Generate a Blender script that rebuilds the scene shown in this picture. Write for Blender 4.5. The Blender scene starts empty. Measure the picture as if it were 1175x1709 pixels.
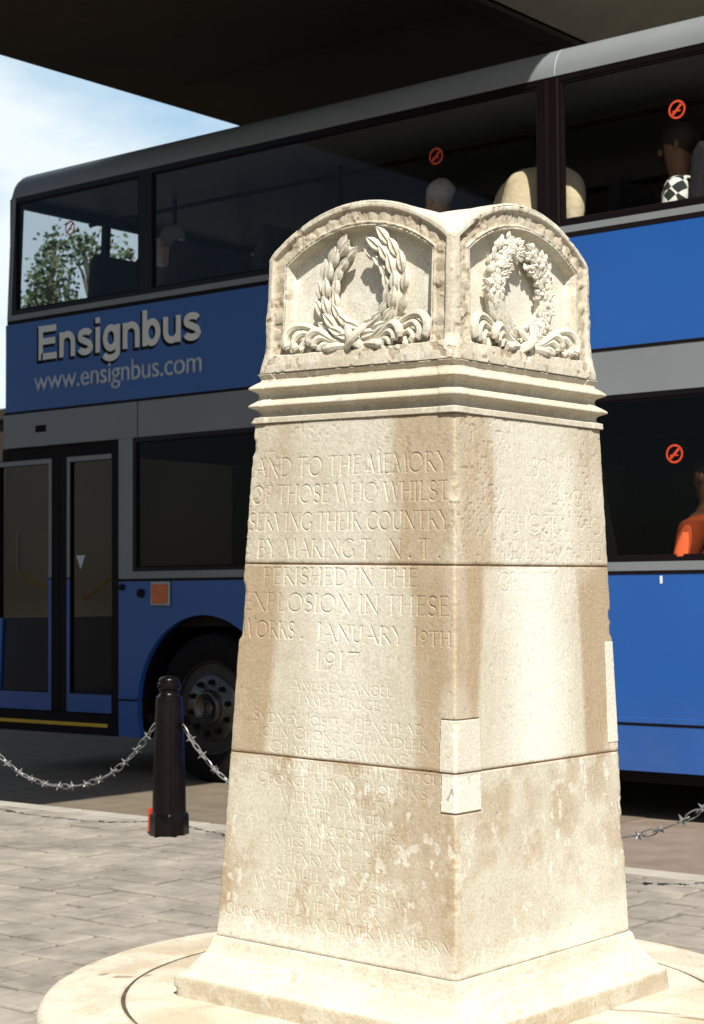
import bpy, bmesh, math, random
import numpy as np
from mathutils import Vector, Matrix
R = math.radians
random.seed(7)
rng = np.random.default_rng(11)
S = bpy.context.scene

# ------------------------------------------------------------------ camera
CAM = Vector((0, 0, 1.1925))
W0, H0, F0 = 1175.0, 1709.0, 2929.97
cd = bpy.data.cameras.new('camera'); cam = bpy.data.objects.new('camera', cd); S.collection.objects.link(cam)
ya, pi_, ro = R(-39.2451), R(2.7256), R(-0.368)
fw = Vector((math.sin(ya)*math.cos(pi_), math.cos(ya)*math.cos(pi_), math.sin(pi_)))
rt = Vector((math.cos(ya), -math.sin(ya), 0)); up = rt.cross(fw)
r2 = rt*math.cos(ro)+up*math.sin(ro); u2 = -rt*math.sin(ro)+up*math.cos(ro)
cam.matrix_world = Matrix(((r2.x, u2.x, -fw.x, CAM.x), (r2.y, u2.y, -fw.y, CAM.y), (r2.z, u2.z, -fw.z, CAM.z), (0, 0, 0, 1)))
cd.sensor_fit = 'VERTICAL'; cd.sensor_height = 36.0; cd.lens = 36.0*F0/H0
cd.clip_start = .05; cd.clip_end = 3000
cd.dof.use_dof = True; cd.dof.focus_distance = 4.3; cd.dof.aperture_fstop = 11
S.camera = cam
# ------------------------------------------------------------------ sky, sun, exposure
sunv = Vector((.61, -.55, 1.0)).normalized()
wd = bpy.data.worlds.new('World'); S.world = wd; wd.use_nodes = True
nt = wd.node_tree; nt.nodes.clear()
wo = nt.nodes.new('ShaderNodeOutputWorld'); bg = nt.nodes.new('ShaderNodeBackground')
sk = nt.nodes.new('ShaderNodeTexSky'); sk.sky_type = 'NISHITA'; sk.sun_disc = False
sk.sun_elevation = math.asin(sunv.z); sk.sun_rotation = math.atan2(sunv.x, sunv.y)
sk.air_density = 1.0; sk.dust_density = 1.2; sk.ozone_density = 1.0
bg.inputs['Strength'].default_value = .06
tc = nt.nodes.new('ShaderNodeTexCoord'); mp = nt.nodes.new('ShaderNodeMapping'); mp.inputs['Scale'].default_value = (1, 1, 2.4)
nz = nt.nodes.new('ShaderNodeTexNoise'); nz.inputs['Scale'].default_value = 5.5; nz.inputs['Detail'].default_value = 8; nz.inputs['Roughness'].default_value = .55
cr = nt.nodes.new('ShaderNodeValToRGB'); cr.color_ramp.elements[0].position = .34; cr.color_ramp.elements[1].position = .60
mx = nt.nodes.new('ShaderNodeMix'); mx.data_type = 'RGBA'; cl = nt.nodes.new('ShaderNodeMix'); cl.data_type = 'RGBA'; cl.inputs['A'].default_value = (5.6, 8.6, 11.2, 1); cl.inputs['B'].default_value = (11.0, 12.0, 12.4, 1)
ml = nt.nodes.new('ShaderNodeMath'); ml.operation = 'MULTIPLY'; ml.inputs[1].default_value = .75
l = nt.links.new
l(tc.outputs['Generated'], mp.inputs[0]); l(mp.outputs[0], nz.inputs['Vector']); l(nz.outputs['Fac'], cr.inputs[0])
dt = nt.nodes.new('ShaderNodeVectorMath'); dt.operation = 'DOT_PRODUCT'; dt.inputs[1].default_value = (-.76, .60, .25)   # bright cloud and blue confined to the view side so shade stays dark
mr = nt.nodes.new('ShaderNodeMapRange'); mr.inputs['From Min'].default_value = .72; mr.inputs['From Max'].default_value = .93; mr.interpolation_type = 'SMOOTHSTEP'
m2_ = nt.nodes.new('ShaderNodeMath'); m2_.operation = 'MULTIPLY'; ad_ = nt.nodes.new('ShaderNodeMath'); ad_.operation = 'MULTIPLY_ADD'; ad_.inputs[1].default_value = .15; ad_.inputs[2].default_value = .80; nt.links.new(cr.outputs[0], cl.inputs['Factor']); nt.links.new(cl.outputs['Result'], mx.inputs['B'])
l(tc.outputs['Generated'], dt.inputs[0]); l(dt.outputs['Value'], mr.inputs['Value']); l(cr.outputs[0], ad_.inputs[0]); l(ad_.outputs[0], m2_.inputs[0]); l(mr.outputs[0], m2_.inputs[1]); l(m2_.outputs[0], mx.inputs['Factor']); l(sk.outputs[0], mx.inputs['A']); l(mx.outputs['Result'], bg.inputs['Color']); l(bg.outputs[0], wo.inputs[0])
sl = bpy.data.lights.new('sun', 'SUN'); sl.energy = 4.8; sl.angle = R(.5); sl.color = (1, .96, .88)
so = bpy.data.objects.new('sun', sl); S.collection.objects.link(so); so.rotation_euler = sunv.to_track_quat('Z', 'Y').to_euler(); so.location = (6, -6, 12)
S.view_settings.view_transform = 'Standard'; S.view_settings.look = 'None'; S.view_settings.gamma = 1; S.view_settings.exposure = .50
S.view_settings.use_curve_mapping = False
S.render.engine = 'CYCLES'

# ------------------------------------------------------------------ materials
def mat(name, base, rough=.6, metal=0.0, var=.12, scale=8.0, bump=0.0, bscale=40.0, spec=.5, coat=0.0, tint=None):
    m = bpy.data.materials.new(name); m.use_nodes = True; n = m.node_tree; b = n.nodes['Principled BSDF']
    b.inputs['Roughness'].default_value = rough; b.inputs['Metallic'].default_value = metal
    b.inputs['Specular IOR Level'].default_value = spec; b.inputs['Coat Weight'].default_value = coat; b.inputs['Coat Roughness'].default_value = .06
    t = n.nodes.new('ShaderNodeTexCoord'); z = n.nodes.new('ShaderNodeTexNoise')
    z.inputs['Scale'].default_value = scale; z.inputs['Detail'].default_value = 7; z.inputs['Roughness'].default_value = .6
    n.links.new(t.outputs['Object'], z.inputs['Vector'])
    r = n.nodes.new('ShaderNodeValToRGB'); c2 = tint or tuple(min(1, c*(1+var)) for c in base)
    r.color_ramp.elements[0].position = .3; r.color_ramp.elements[1].position = .7
    r.color_ramp.elements[0].color = (*[c*(1-var) for c in base], 1); r.color_ramp.elements[1].color = (*c2, 1)
    n.links.new(z.outputs['Fac'], r.inputs[0]); n.links.new(r.outputs[0], b.inputs['Base Color'])
    if bump:
        z2 = n.nodes.new('ShaderNodeTexNoise'); z2.inputs['Scale'].default_value = bscale; z2.inputs['Detail'].default_value = 8
        n.links.new(t.outputs['Object'], z2.inputs['Vector'])
        bp = n.nodes.new('ShaderNodeBump'); bp.inputs['Strength'].default_value = 1; bp.inputs['Distance'].default_value = bump
        n.links.new(z2.outputs['Fac'], bp.inputs['Height']); n.links.new(bp.outputs[0], b.inputs['Normal'])
    return m
def glass(name, tint, gloss=.05, rough=.02):
    m = bpy.data.materials.new(name); m.use_nodes = True; n = m.node_tree; n.nodes.clear()
    o = n.nodes.new('ShaderNodeOutputMaterial'); tr = n.nodes.new('ShaderNodeBsdfTransparent'); tr.inputs[0].default_value = (*tint, 1)
    g = n.nodes.new('ShaderNodeBsdfGlossy'); g.inputs['Roughness'].default_value = rough; g.inputs[0].default_value = (.9, .95, 1, 1)
    f = n.nodes.new('ShaderNodeLayerWeight'); f.inputs[0].default_value = .5
    pw = n.nodes.new('ShaderNodeMath'); pw.operation = 'POWER'; pw.inputs[1].default_value = 4.5; n.links.new(f.outputs['Facing'], pw.inputs[0])
    ad = n.nodes.new('ShaderNodeMath'); ad.operation = 'MULTIPLY_ADD'; ad.inputs[1].default_value = .8; ad.inputs[2].default_value = gloss*.2
    x = n.nodes.new('ShaderNodeMixShader'); n.links.new(pw.outputs[0], ad.inputs[0]); n.links.new(ad.outputs[0], x.inputs[0])
    n.links.new(tr.outputs[0], x.inputs[1]); n.links.new(g.outputs[0], x.inputs[2]); n.links.new(x.outputs[0], o.inputs[0])
    return m
def stone_mat(name, wear_and_light=True):
    m = bpy.data.materials.new(name); m.use_nodes = True; n = m.node_tree; b = n.nodes['Principled BSDF']
    b.inputs['Roughness'].default_value = .9; b.inputs['Specular IOR Level'].default_value = .2
    t = n.nodes.new('ShaderNodeTexCoord'); L = n.links.new
    def noise(sc, det=8, ro=.6):
        z = n.nodes.new('ShaderNodeTexNoise'); z.inputs['Scale'].default_value = sc; z.inputs['Detail'].default_value = det; z.inputs['Roughness'].default_value = ro
        L(t.outputs['Object'], z.inputs['Vector']); return z
    def ramp(src, p0, p1, c0, c1):
        r = n.nodes.new('ShaderNodeValToRGB'); r.color_ramp.elements[0].position = p0; r.color_ramp.elements[1].position = p1
        r.color_ramp.elements[0].color = (*c0, 1); r.color_ramp.elements[1].color = (*c1, 1); L(src, r.inputs[0]); return r
    def mixc(fac, a, bcol, mode='MIX'):
        x = n.nodes.new('ShaderNodeMix'); x.data_type = 'RGBA'; x.blend_type = mode
        if isinstance(fac, float): x.inputs['Factor'].default_value = fac
        else: L(fac, x.inputs['Factor'])
        L(a, x.inputs['A'])
        if isinstance(bcol, tuple): x.inputs['B'].default_value = (*bcol, 1)
        else: L(bcol, x.inputs['B'])
        return x.outputs['Result']
    base = ramp(noise(6).outputs['Fac'], .3, .7, (.60, .56, .445), (.68, .645, .535)).outputs[0]
    at = n.nodes.new('ShaderNodeAttribute'); at.attribute_name = 'wear_and_light'
    sp = n.nodes.new('ShaderNodeSeparateColor'); L(at.outputs['Color'], sp.inputs[0])
    c = mixc(sp.outputs[0], base, (.445, .345, .23))
    c = mixc(sp.outputs[1], c, (.82, .80, .71))
    c = mixc(sp.outputs[2], c, (.17, .10, .05))
    gr = ramp(noise(170, 3, .5).outputs['Fac'], .3, .72, (.80, .79, .76), (1.08, 1.08, 1.08)).outputs[0]
    c = mixc(1.0, c, gr, 'MULTIPLY')
    pit = ramp(noise(75, 2, .5).outputs['Fac'], .66, .74, (1, 1, 1), (.62, .55, .44)).outputs[0]
    c = mixc(.55, c, pit, 'MULTIPLY')
    L(c, b.inputs['Base Color'])
    bp = n.nodes.new('ShaderNodeBump'); bp.inputs['Distance'].default_value = .0012; bp.inputs['Strength'].default_value = .8
    L(noise(130, 6, .65).outputs['Fac'], bp.inputs['Height']); L(bp.outputs[0], b.inputs['Normal'])
    return m
M = dict(
 stone=stone_mat('carved_stone'),
 mortar=mat('lime_mortar', (.30, .185, .10), .95, var=.3, scale=60),
 slab_=mat('base_slab_stone', (.62, .59, .48), .9, var=.13, scale=7, bump=.002, bscale=60, tint=(.72, .70, .60)),
 sett=mat('granite_sett', (.255, .225, .185), .88, var=.3, scale=5, bump=.003, bscale=30, tint=(.375, .335, .285)),
 joint=mat('sett_joint', (.075, .058, .042), .95, var=.4, scale=20, bump=.004, bscale=60),
 kerb=mat('kerb_stone', (.36, .33, .28), .85, var=.15, scale=6, bump=.002),
 tarmac=mat('road_tarmac', (.16, .125, .085), .92, var=.22, scale=5, bump=.005, bscale=110),
 redtar=mat('red_tarmac', (.205, .155, .12), .92, var=.22, scale=5, bump=.005, bscale=110),
 cobble=mat('cobble_strip', (.24, .20, .15), .9, var=.35, scale=9, bump=.01, bscale=30, tint=(.36, .31, .25)),
 concrete=mat('grimy_shaded_concrete', (.030, .021, .013), .95, var=.3, scale=.9, bump=.004, bscale=14),  # grime, with the deep shade of the underside put into the colour too
 fascia=mat('bounce_lit_concrete', (.33, .31, .245), .9, var=.22, scale=1.3, bump=.003, bscale=20),  # viaduct concrete lightened for the bounce off the sunlit ground
 blue=mat('blue_paint', (.018, .096, .355), .26, var=.07, scale=1.2, coat=.15, spec=.4, bump=.006, bscale=1.6),
 grey=mat('silver_grey_paint', (.20, .215, .225), .42, var=.06, scale=3, coat=.1),
 black=mat('black_rubber', (.008, .004, .004), .6, var=.2, spec=.15),
 gloss_black=mat('gloss_black_surround', (.007, .004, .005), .3, var=.1, spec=.2),
 inside=mat('dark_cabin_lining', (.018, .012, .010), .9, var=.2, scale=4, spec=.1),
 seat=mat('seat_moquette', (.018, .014, .018), .9, var=.3, scale=30),
 tyre=mat('tyre_rubber', (.008, .006, .006), .8, spec=.15, var=.3, scale=30, bump=.001),
 rim=mat('painted_wheel_metal', (.115, .105, .095), .32, metal=.75, var=.3, scale=18, bump=.0008, bscale=60),
 rimdark=mat('dark_wheel_metal', (.03, .024, .02), .45, metal=.3, var=.3, scale=18),
 yellow=mat('yellow_step_edge', (.72, .42, .02), .6, var=.15),
 letter=mat('silver_lettering', (.80, .80, .76), .45, var=.04),
 letter2=mat('pale_web_lettering', (.52, .57, .66), .45, var=.04),
 red=mat('red_sticker', (.62, .06, .02), .5, var=.05),
 redc=mat('red_reflector', (.55, .05, .025), .4, var=.15),
 amber=mat('amber_lens', (.62, .10, .008), .15, var=.25, scale=12, coat=.6),
 chrome=mat('lamp_bezel', (.35, .34, .32), .3, metal=.6, var=.1),
 white=mat('white_paper', (.75, .8, .85), .7, var=.03),
 iron=mat('black_painted_iron', (.005, .003, .003), .28, var=.4, scale=22, bump=.0014, bscale=35, coat=.08, spec=.2),
 galv=mat('galvanised_chain', (.27, .27, .26), .42, metal=.55, var=.25, scale=60),
 glass=glass('tinted_bus_glass', (.78, .80, .82)),
 glassdark=glass('smoked_bus_glass', (.42, .42, .40)),
 glassview=glass('plain_bus_glass', (.91, .92, .92)),
 glassmid=glass('light_smoked_glass', (.68, .68, .66)),
 glassclear=glass('clear_bus_glass', (.84, .88, .90)),
 skin=mat('skin', (.50, .27, .17), .6, var=.08, scale=20),
 skind=mat('tanned_skin', (.22, .10, .05), .6, var=.1, scale=20),
 hairdark=mat('dark_hair', (.02, .012, .008), .6, var=.3, scale=60, bump=.003, bscale=80),
 hairgrey=mat('grey_hair', (.42, .38, .35), .7, var=.25, scale=60, bump=.003, bscale=80),
 beige=mat('beige_jacket', (.74, .60, .39), .85, var=.14, scale=9, bump=.02, bscale=9),
 darkcloth=mat('dark_cloth', (.03, .028, .035), .9, var=.2, bump=.003, bscale=20),
 orange=mat('orange_cloth', (.75, .12, .03), .85, var=.1, bump=.003, bscale=20),
 olive=mat('grey_cloth', (.20, .19, .15), .9, var=.12, bump=.003, bscale=20),
 bark=mat('plane_bark', (.16, .12, .08), .9, var=.3, scale=6, bump=.01),
)
def dusty(m, c):          # road dust low on the panels
    n = m.node_tree; b = n.nodes['Principled BSDF']; src = b.inputs['Base Color'].links[0].from_socket
    t = n.nodes.new('ShaderNodeTexCoord'); sx = n.nodes.new('ShaderNodeSeparateXYZ'); n.links.new(t.outputs['Object'], sx.inputs[0])
    mr_ = n.nodes.new('ShaderNodeMapRange'); mr_.inputs['From Min'].default_value = .75; mr_.inputs['From Max'].default_value = .25; n.links.new(sx.outputs['Z'], mr_.inputs['Value'])
    z = n.nodes.new('ShaderNodeTexNoise'); z.inputs['Scale'].default_value = 7; z.inputs['Detail'].default_value = 8; n.links.new(t.outputs['Object'], z.inputs['Vector'])
    mu = n.nodes.new('ShaderNodeMath'); mu.operation = 'MULTIPLY'; n.links.new(mr_.outputs[0], mu.inputs[0]); n.links.new(z.outputs['Fac'], mu.inputs[1])
    m3 = n.nodes.new('ShaderNodeMath'); m3.operation = 'MULTIPLY'; m3.inputs[1].default_value = .22; n.links.new(mu.outputs[0], m3.inputs[0])
    x = n.nodes.new('ShaderNodeMix'); x.data_type = 'RGBA'; n.links.new(m3.outputs[0], x.inputs['Factor']); n.links.new(src, x.inputs['A']); x.inputs['B'].default_value = (*c, 1); n.links.new(x.outputs['Result'], b.inputs['Base Color'])
dusty(M['blue'], (.17, .15, .13))
def check_mat():
    m = mat('checked_cloth', (.5, .5, .5), .85); n = m.node_tree; b = n.nodes['Principled BSDF']
    t = n.nodes.new('ShaderNodeTexCoord'); mpp = n.nodes.new('ShaderNodeMapping'); mpp.inputs['Rotation'].default_value = (R(8), R(45), R(12)); mpp.inputs['Scale'].default_value = (17, 17, 17)
    mpp.inputs['Location'].default_value = (.3, .25, .4)
    c = n.nodes.new('ShaderNodeTexChecker'); c.inputs['Scale'].default_value = 1; c.inputs['Color1'].default_value = (.85, .84, .76, 1); c.inputs['Color2'].default_value = (.02, .025, .02, 1)
    n.links.new(t.outputs['Object'], mpp.inputs[0]); n.links.new(mpp.outputs[0], c.inputs[0]); n.links.new(c.outputs[0], b.inputs['Base Color']); return m
M['check'] = check_mat()
def leaf_mat():
    m = bpy.data.materials.new('tree_leaf'); m.use_nodes = True; n = m.node_tree; b = n.nodes['Principled BSDF']; b.inputs['Roughness'].default_value = .55
    oi = n.nodes.new('ShaderNodeTexCoord'); z = n.nodes.new('ShaderNodeTexNoise'); z.inputs['Scale'].default_value = 1.3; n.links.new(oi.outputs['Object'], z.inputs['Vector'])
    r = n.nodes.new('ShaderNodeValToRGB'); r.color_ramp.elements[0].position = .35; r.color_ramp.elements[1].position = .65
    r.color_ramp.elements[0].color = (.045, .085, .018, 1); r.color_ramp.elements[1].color = (.13, .15, .035, 1)
    n.links.new(z.outputs['Fac'], r.inputs[0]); n.links.new(r.outputs[0], b.inputs['Base Color']); return m
M['leaf'] = leaf_mat()

# ------------------------------------------------------------------ mesh helpers
def empty(name, loc, label, cat, group=None, rot=None):
    o = bpy.data.objects.new(name, None); S.collection.objects.link(o); o.location = loc; o.empty_display_size = .2
    if rot is not None: o.rotation_euler = rot
    o['label'] = label; o['category'] = cat
    if group: o['group'] = group
    return o
def wpos(p):
    v = Vector((0, 0, 0))
    while p is not None: v += p.location; p = p.parent
    return v
class MB:
    def __init__(s): s.v = []; s.f = []
    def add(s, vs, fs):
        b = len(s.v); s.v += [tuple(v) for v in vs]; s.f += [tuple(b+i for i in f) for f in fs]; return s
    def box(s, x0, x1, y0, y1, z0, z1):
        return s.add([(x0, y0, z0), (x1, y0, z0), (x1, y1, z0), (x0, y1, z0), (x0, y0, z1), (x1, y0, z1), (x1, y1, z1), (x0, y1, z1)],
                     [(0, 3, 2, 1), (4, 5, 6, 7), (0, 1, 5, 4), (1, 2, 6, 5), (2, 3, 7, 6), (3, 0, 4, 7)])
    def prism(s, pts, y0, y1):          # outline in x,z extruded along y
        n = len(pts)
        return s.add([(x, y0, z) for x, z in pts]+[(x, y1, z) for x, z in pts],
                     [tuple(range(n))]+[tuple(range(2*n-1, n-1, -1))]+[(i, n+i, n+(i+1) % n, (i+1) % n) for i in range(n)])
    def tube(s, path, r, n=8, flat=1.0, cap=True):
        P = [Vector(p) for p in path]; rs = r if isinstance(r, (list, tuple)) else [r]*len(P)
        vs = []; ref = None
        for i, p in enumerate(P):
            t = (P[min(i+1, len(P)-1)]-P[max(i-1, 0)]).normalized()
            if ref is None: ref = Vector((0, 0, 1)) if abs(t.z) < .9 else Vector((1, 0, 0))
            a = (ref-t*ref.dot(t)).normalized(); b = t.cross(a); ref = a
            for k in range(n):
                q = 2*math.pi*k/n; vs.append(p+a*math.cos(q)*rs[i]+b*math.sin(q)*rs[i]*flat)
        fs = [(i*n+k, i*n+(k+1) % n, (i+1)*n+(k+1) % n, (i+1)*n+k) for i in range(len(P)-1) for k in range(n)]
        if cap: fs += [tuple(range(n-1, -1, -1)), tuple((len(P)-1)*n+k for k in range(n))]
        return s.add(vs, fs)
    def lathe(s, prof, c, axis='z', n=32):   # prof: (radius, along)
        vs = []
        for r, h in prof:
            for k in range(n):
                q = 2*math.pi*k/n; a, b = r*math.cos(q), r*math.sin(q)
                vs.append((c[0]+a, c[1]+b, c[2]+h) if axis == 'z' else (c[0]+a, c[1]+h, c[2]+b))
        m = len(prof); fs = [(i*n+k, i*n+(k+1) % n, (i+1)*n+(k+1) % n, (i+1)*n+k) for i in range(m-1) for k in range(n)]
        fs += [tuple(range(n-1, -1, -1)), tuple((m-1)*n+k for k in range(n))]
        return s.add(vs, fs)
    def blob(s, c, r, seg=8, ring=6, jit=0):
        vs = [(c[0], c[1], c[2]+r[2])]
        for i in range(1, ring):
            for k in range(seg):
                a = math.pi*i/ring; q = 2*math.pi*k/seg; j = 1+random.uniform(-jit, jit)
                vs.append((c[0]+r[0]*math.sin(a)*math.cos(q)*j, c[1]+r[1]*math.sin(a)*math.sin(q)*j, c[2]+r[2]*math.cos(a)*j))
        vs.append((c[0], c[1], c[2]-r[2])); L = len(vs)-1
        fs = [(0, 1+k, 1+(k+1) % seg) for k in range(seg)]
        fs += [(1+i*seg+k, 1+(i+1)*seg+k, 1+(i+1)*seg+(k+1) % seg, 1+i*seg+(k+1) % seg) for i in range(ring-2) for k in range(seg)]
        fs += [(L, 1+(ring-2)*seg+(k+1) % seg, 1+(ring-2)*seg+k) for k in range(seg)]
        return s.add(vs, fs)
    def build(s, name, m, parent=None, smooth=False, bevel=0, local=False, fix=True):
        off = Vector((0, 0, 0)) if (local or parent is None) else wpos(parent)
        me = bpy.data.meshes.new(name); me.from_pydata([(v[0]-off.x, v[1]-off.y, v[2]-off.z) for v in s.v], [], s.f)
        if fix:
            bm = bmesh.new(); bm.from_mesh(me); bmesh.ops.recalc_face_normals(bm, faces=bm.faces); bm.to_mesh(me); bm.free()
        me.materials.append(M[m]); o = bpy.data.objects.new(name, me); S.collection.objects.link(o)
        if parent is not None: o.parent = parent
        if smooth:
            me.polygons.foreach_set('use_smooth', [True]*len(me.polygons))
            if smooth != 'all': me.set_sharp_from_angle(angle=R(40))
        if bevel:
            b = o.modifiers.new('bevel', 'BEVEL'); b.width = bevel; b.segments = 2; b.limit_method = 'ANGLE'
        return o
def tag(o, label, cat, group=None): o['label'] = label; o['category'] = cat; (o.__setitem__('group', group) if group else None); return o
def struct(o): o['kind'] = 'structure'; return o
def smooth(pts, n=6):                    # Catmull-Rom through the points
    P = [Vector(p) for p in pts]; out = []
    for i in range(len(P)-1):
        a, b, c, d = P[max(i-1, 0)], P[i], P[i+1], P[min(i+2, len(P)-1)]
        for k in range(n):
            t = k/n; out.append(.5*((2*b)+(c-a)*t+(2*a-5*b+4*c-d)*t*t+(3*b-a-3*c+d)*t**3))
    return out+[P[-1]]

# ------------------------------------------------------------------ numpy noise
def vnoise(x, y, seed):
    xi = np.floor(x).astype(np.int64); yi = np.floor(y).astype(np.int64); fx = x-xi; fy = y-yi
    fx = fx*fx*(3-2*fx); fy = fy*fy*(3-2*fy)
    def h(a, b):
        v = (a*374761393+b*668265263+seed*1442695041) & 0xffffffff
        v = ((v ^ (v >> 13))*1274126177) & 0xffffffff
        return ((v ^ (v >> 16)) & 0xffff)/65535.0
    return (h(xi, yi)*(1-fx)+h(xi+1, yi)*fx)*(1-fy)+(h(xi, yi+1)*(1-fx)+h(xi+1, yi+1)*fx)*fy
def fbm(x, y, seed, o=4):
    s = 0; a = .5; t = 0
    for i in range(o): s = s+a*vnoise(x*2**i, y*2**i, seed+i); t += a; a *= .5
    return s/t
def ss(a, b, x):
    t = np.clip((x-a)/(b-a), 0, 1); return t*t*(3-2*t)

# ------------------------------------------------------------------ incised Roman capitals
def arc(cx, cy, rx, ry, a0, a1, n=10):
    return [(cx+rx*math.cos(R(a0+(a1-a0)*i/n)), cy+ry*math.sin(R(a0+(a1-a0)*i/n))) for i in range(n+1)]
V, T_, t_ = 'V', 1.0, .62
G = {
 'A': (.78, [([(0, 0), (.38, 1)], t_), ([(.38, 1), (.78, 0)], T_), ([(.15, .36), (.63, .36)], t_)], [(0, 0), (.78, 0)]),
 'B': (.55, [([(.1, 0), (.1, 1)], T_), ([(.1, 1), *arc(.28, .77, .2, .23, 90, -90), (.1, .54)], t_), ([(.1, .54), *arc(.3, .27, .24, .27, 90, -90), (.1, 0)], t_)], [(.1, 0), (.1, 1)]),
 'C': (.72, [(arc(.45, .5, .42, .5, 50, 310, 16), .9)], []),
 'D': (.76, [([(.1, 0), (.1, 1)], T_), ([(.1, 1), *arc(.3, .5, .44, .5, 90, -90, 14), (.1, 0)], .85)], [(.1, 0), (.1, 1)]),
 'E': (.5, [([(.1, 0), (.1, 1)], T_), ([(.1, 1), (.47, 1), (.47, .93)], t_), ([(.1, .52), (.4, .52)], t_), ([(.1, 0), (.5, 0), (.5, .08)], t_)], []),
 'F': (.48, [([(.1, 0), (.1, 1)], T_), ([(.1, 1), (.47, 1), (.47, .92)], t_), ([(.1, .52), (.4, .52)], t_)], [(.1, 0)]),
 'G': (.76, [(arc(.45, .5, .42, .5, 50, 325, 16), .9), ([(.74, .42), (.74, .1)], T_)], [(.74, .42)]),
 'H': (.72, [([(.08, 0), (.08, 1)], T_), ([(.64, 0), (.64, 1)], T_), ([(.08, .52), (.64, .52)], t_)], [(.08, 0), (.08, 1), (.64, 0), (.64, 1)]),
 'I': (.2, [([(.1, 0), (.1, 1)], T_)], [(.1, 0), (.1, 1)]),
 'J': (.25, [([(.14, 1), (.14, -.05), (.02, -.2)], T_)], [(.14, 1)]),
 'K': (.62, [([(.08, 0), (.08, 1)], T_), ([(.08, .48), (.55, 1)], t_), ([(.24, .62), (.64, 0)], T_)], [(.08, 0), (.08, 1)]),
 'L': (.5, [([(.1, 0), (.1, 1)], T_), ([(.1, 0), (.5, 0), (.5, .1)], t_)], [(.1, 1)]),
 'M': (.88, [([(.04, 0), (.14, 1)], t_), ([(.14, 1), (.44, .05)], T_), ([(.44, .05), (.74, 1)], t_), ([(.74, 1), (.86, 0)], T_)], [(.04, 0), (.86, 0)]),
 'N': (.76, [([(.08, 0), (.08, 1)], t_), ([(.08, 1), (.7, 0)], T_), ([(.7, 0), (.7, 1)], t_)], [(.08, 0), (.7, 1)]),
 'O': (.88, [(arc(.44, .5, .42, .5, 0, 360, 22), .9)], []),
 'P': (.52, [([(.1, 0), (.1, 1)], T_), ([(.1, 1), *arc(.28, .75, .22, .25, 90, -90), (.1, .5)], t_)], [(.1, 0), (.1, 1)]),
 'R': (.64, [([(.1, 0), (.1, 1)], T_), ([(.1, 1), *arc(.28, .76, .2, .24, 90, -90), (.1, .52)], t_), ([(.28, .52), (.66, 0)], T_)], [(.1, 0), (.1, 1)]),
 'S': (.46, [(arc(.24, .75, .19, .25, 40, 250, 9)+arc(.24, .25, .21, .25, 80, -140, 9), .95)], []),
 'T': (.62, [([(.31, 0), (.31, 1)], T_), ([(.0, .93), (.0, 1), (.62, 1), (.62, .93)], t_)], [(.31, 0)]),
 'U': (.66, [([(.08, 1), (.08, .3), *arc(.34, .28, .26, .28, 180, 360, 8), (.6, 1)], .9)], [(.08, 1), (.6, 1)]),
 'V': (.74, [([(.02, 1), (.38, 0)], T_), ([(.38, 0), (.72, 1)], t_)], [(.02, 1), (.72, 1)]),
 'W': (1.05, [([(.02, 1), (.3, 0)], T_), ([(.3, 0), (.54, 1)], t_), ([(.54, 1), (.8, 0)], T_), ([(.8, 0), (1.04, 1)], t_)], [(.02, 1), (1.04, 1)]),
 'Y': (.66, [([(.02, 1), (.34, .48)], T_), ([(.34, .48), (.66, 1)], t_), ([(.34, .48), (.34, 0)], T_)], [(.02, 1), (.34, 0)]),
 'X': (.66, [([(.02, 1), (.64, 0)], T_), ([(.62, 1), (.04, 0)], t_)], [(.02, 1), (.64, 0)]),
 'Z': (.58, [([(.04, .92), (.04, 1), (.54, 1)], t_), ([(.54, 1), (.02, 0)], T_), ([(.02, 0), (.56, 0), (.56, .09)], t_)], []),
 '1': (.2, [([(.1, 0), (.1, 1)], T_)], [(.1, 0), (.1, 1)]),
 '9': (.52, [(arc(.27, .68, .22, .3, 0, 360, 14), .8), ([(.49, .68), (.45, .3), (.2, -.02)], .9)], []),
 '7': (.5, [([(.02, .92), (.02, 1), (.48, 1), (.2, 0)], .85)], []),
 '4': (.55, [([(.42, 0), (.42, 1), (.02, .3), (.56, .3)], .8)], []),
 '8': (.5, [(arc(.26, .75, .19, .25, 0, 360, 12), .8), (arc(.26, .26, .22, .26, 0, 360, 12), .8)], []),
 '.': (.2, [([(.08, .03), (.1, .05)], 1.3)], []), '-': (.35, [([(.05, .45), (.3, .45)], t_)], []),
}
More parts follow.
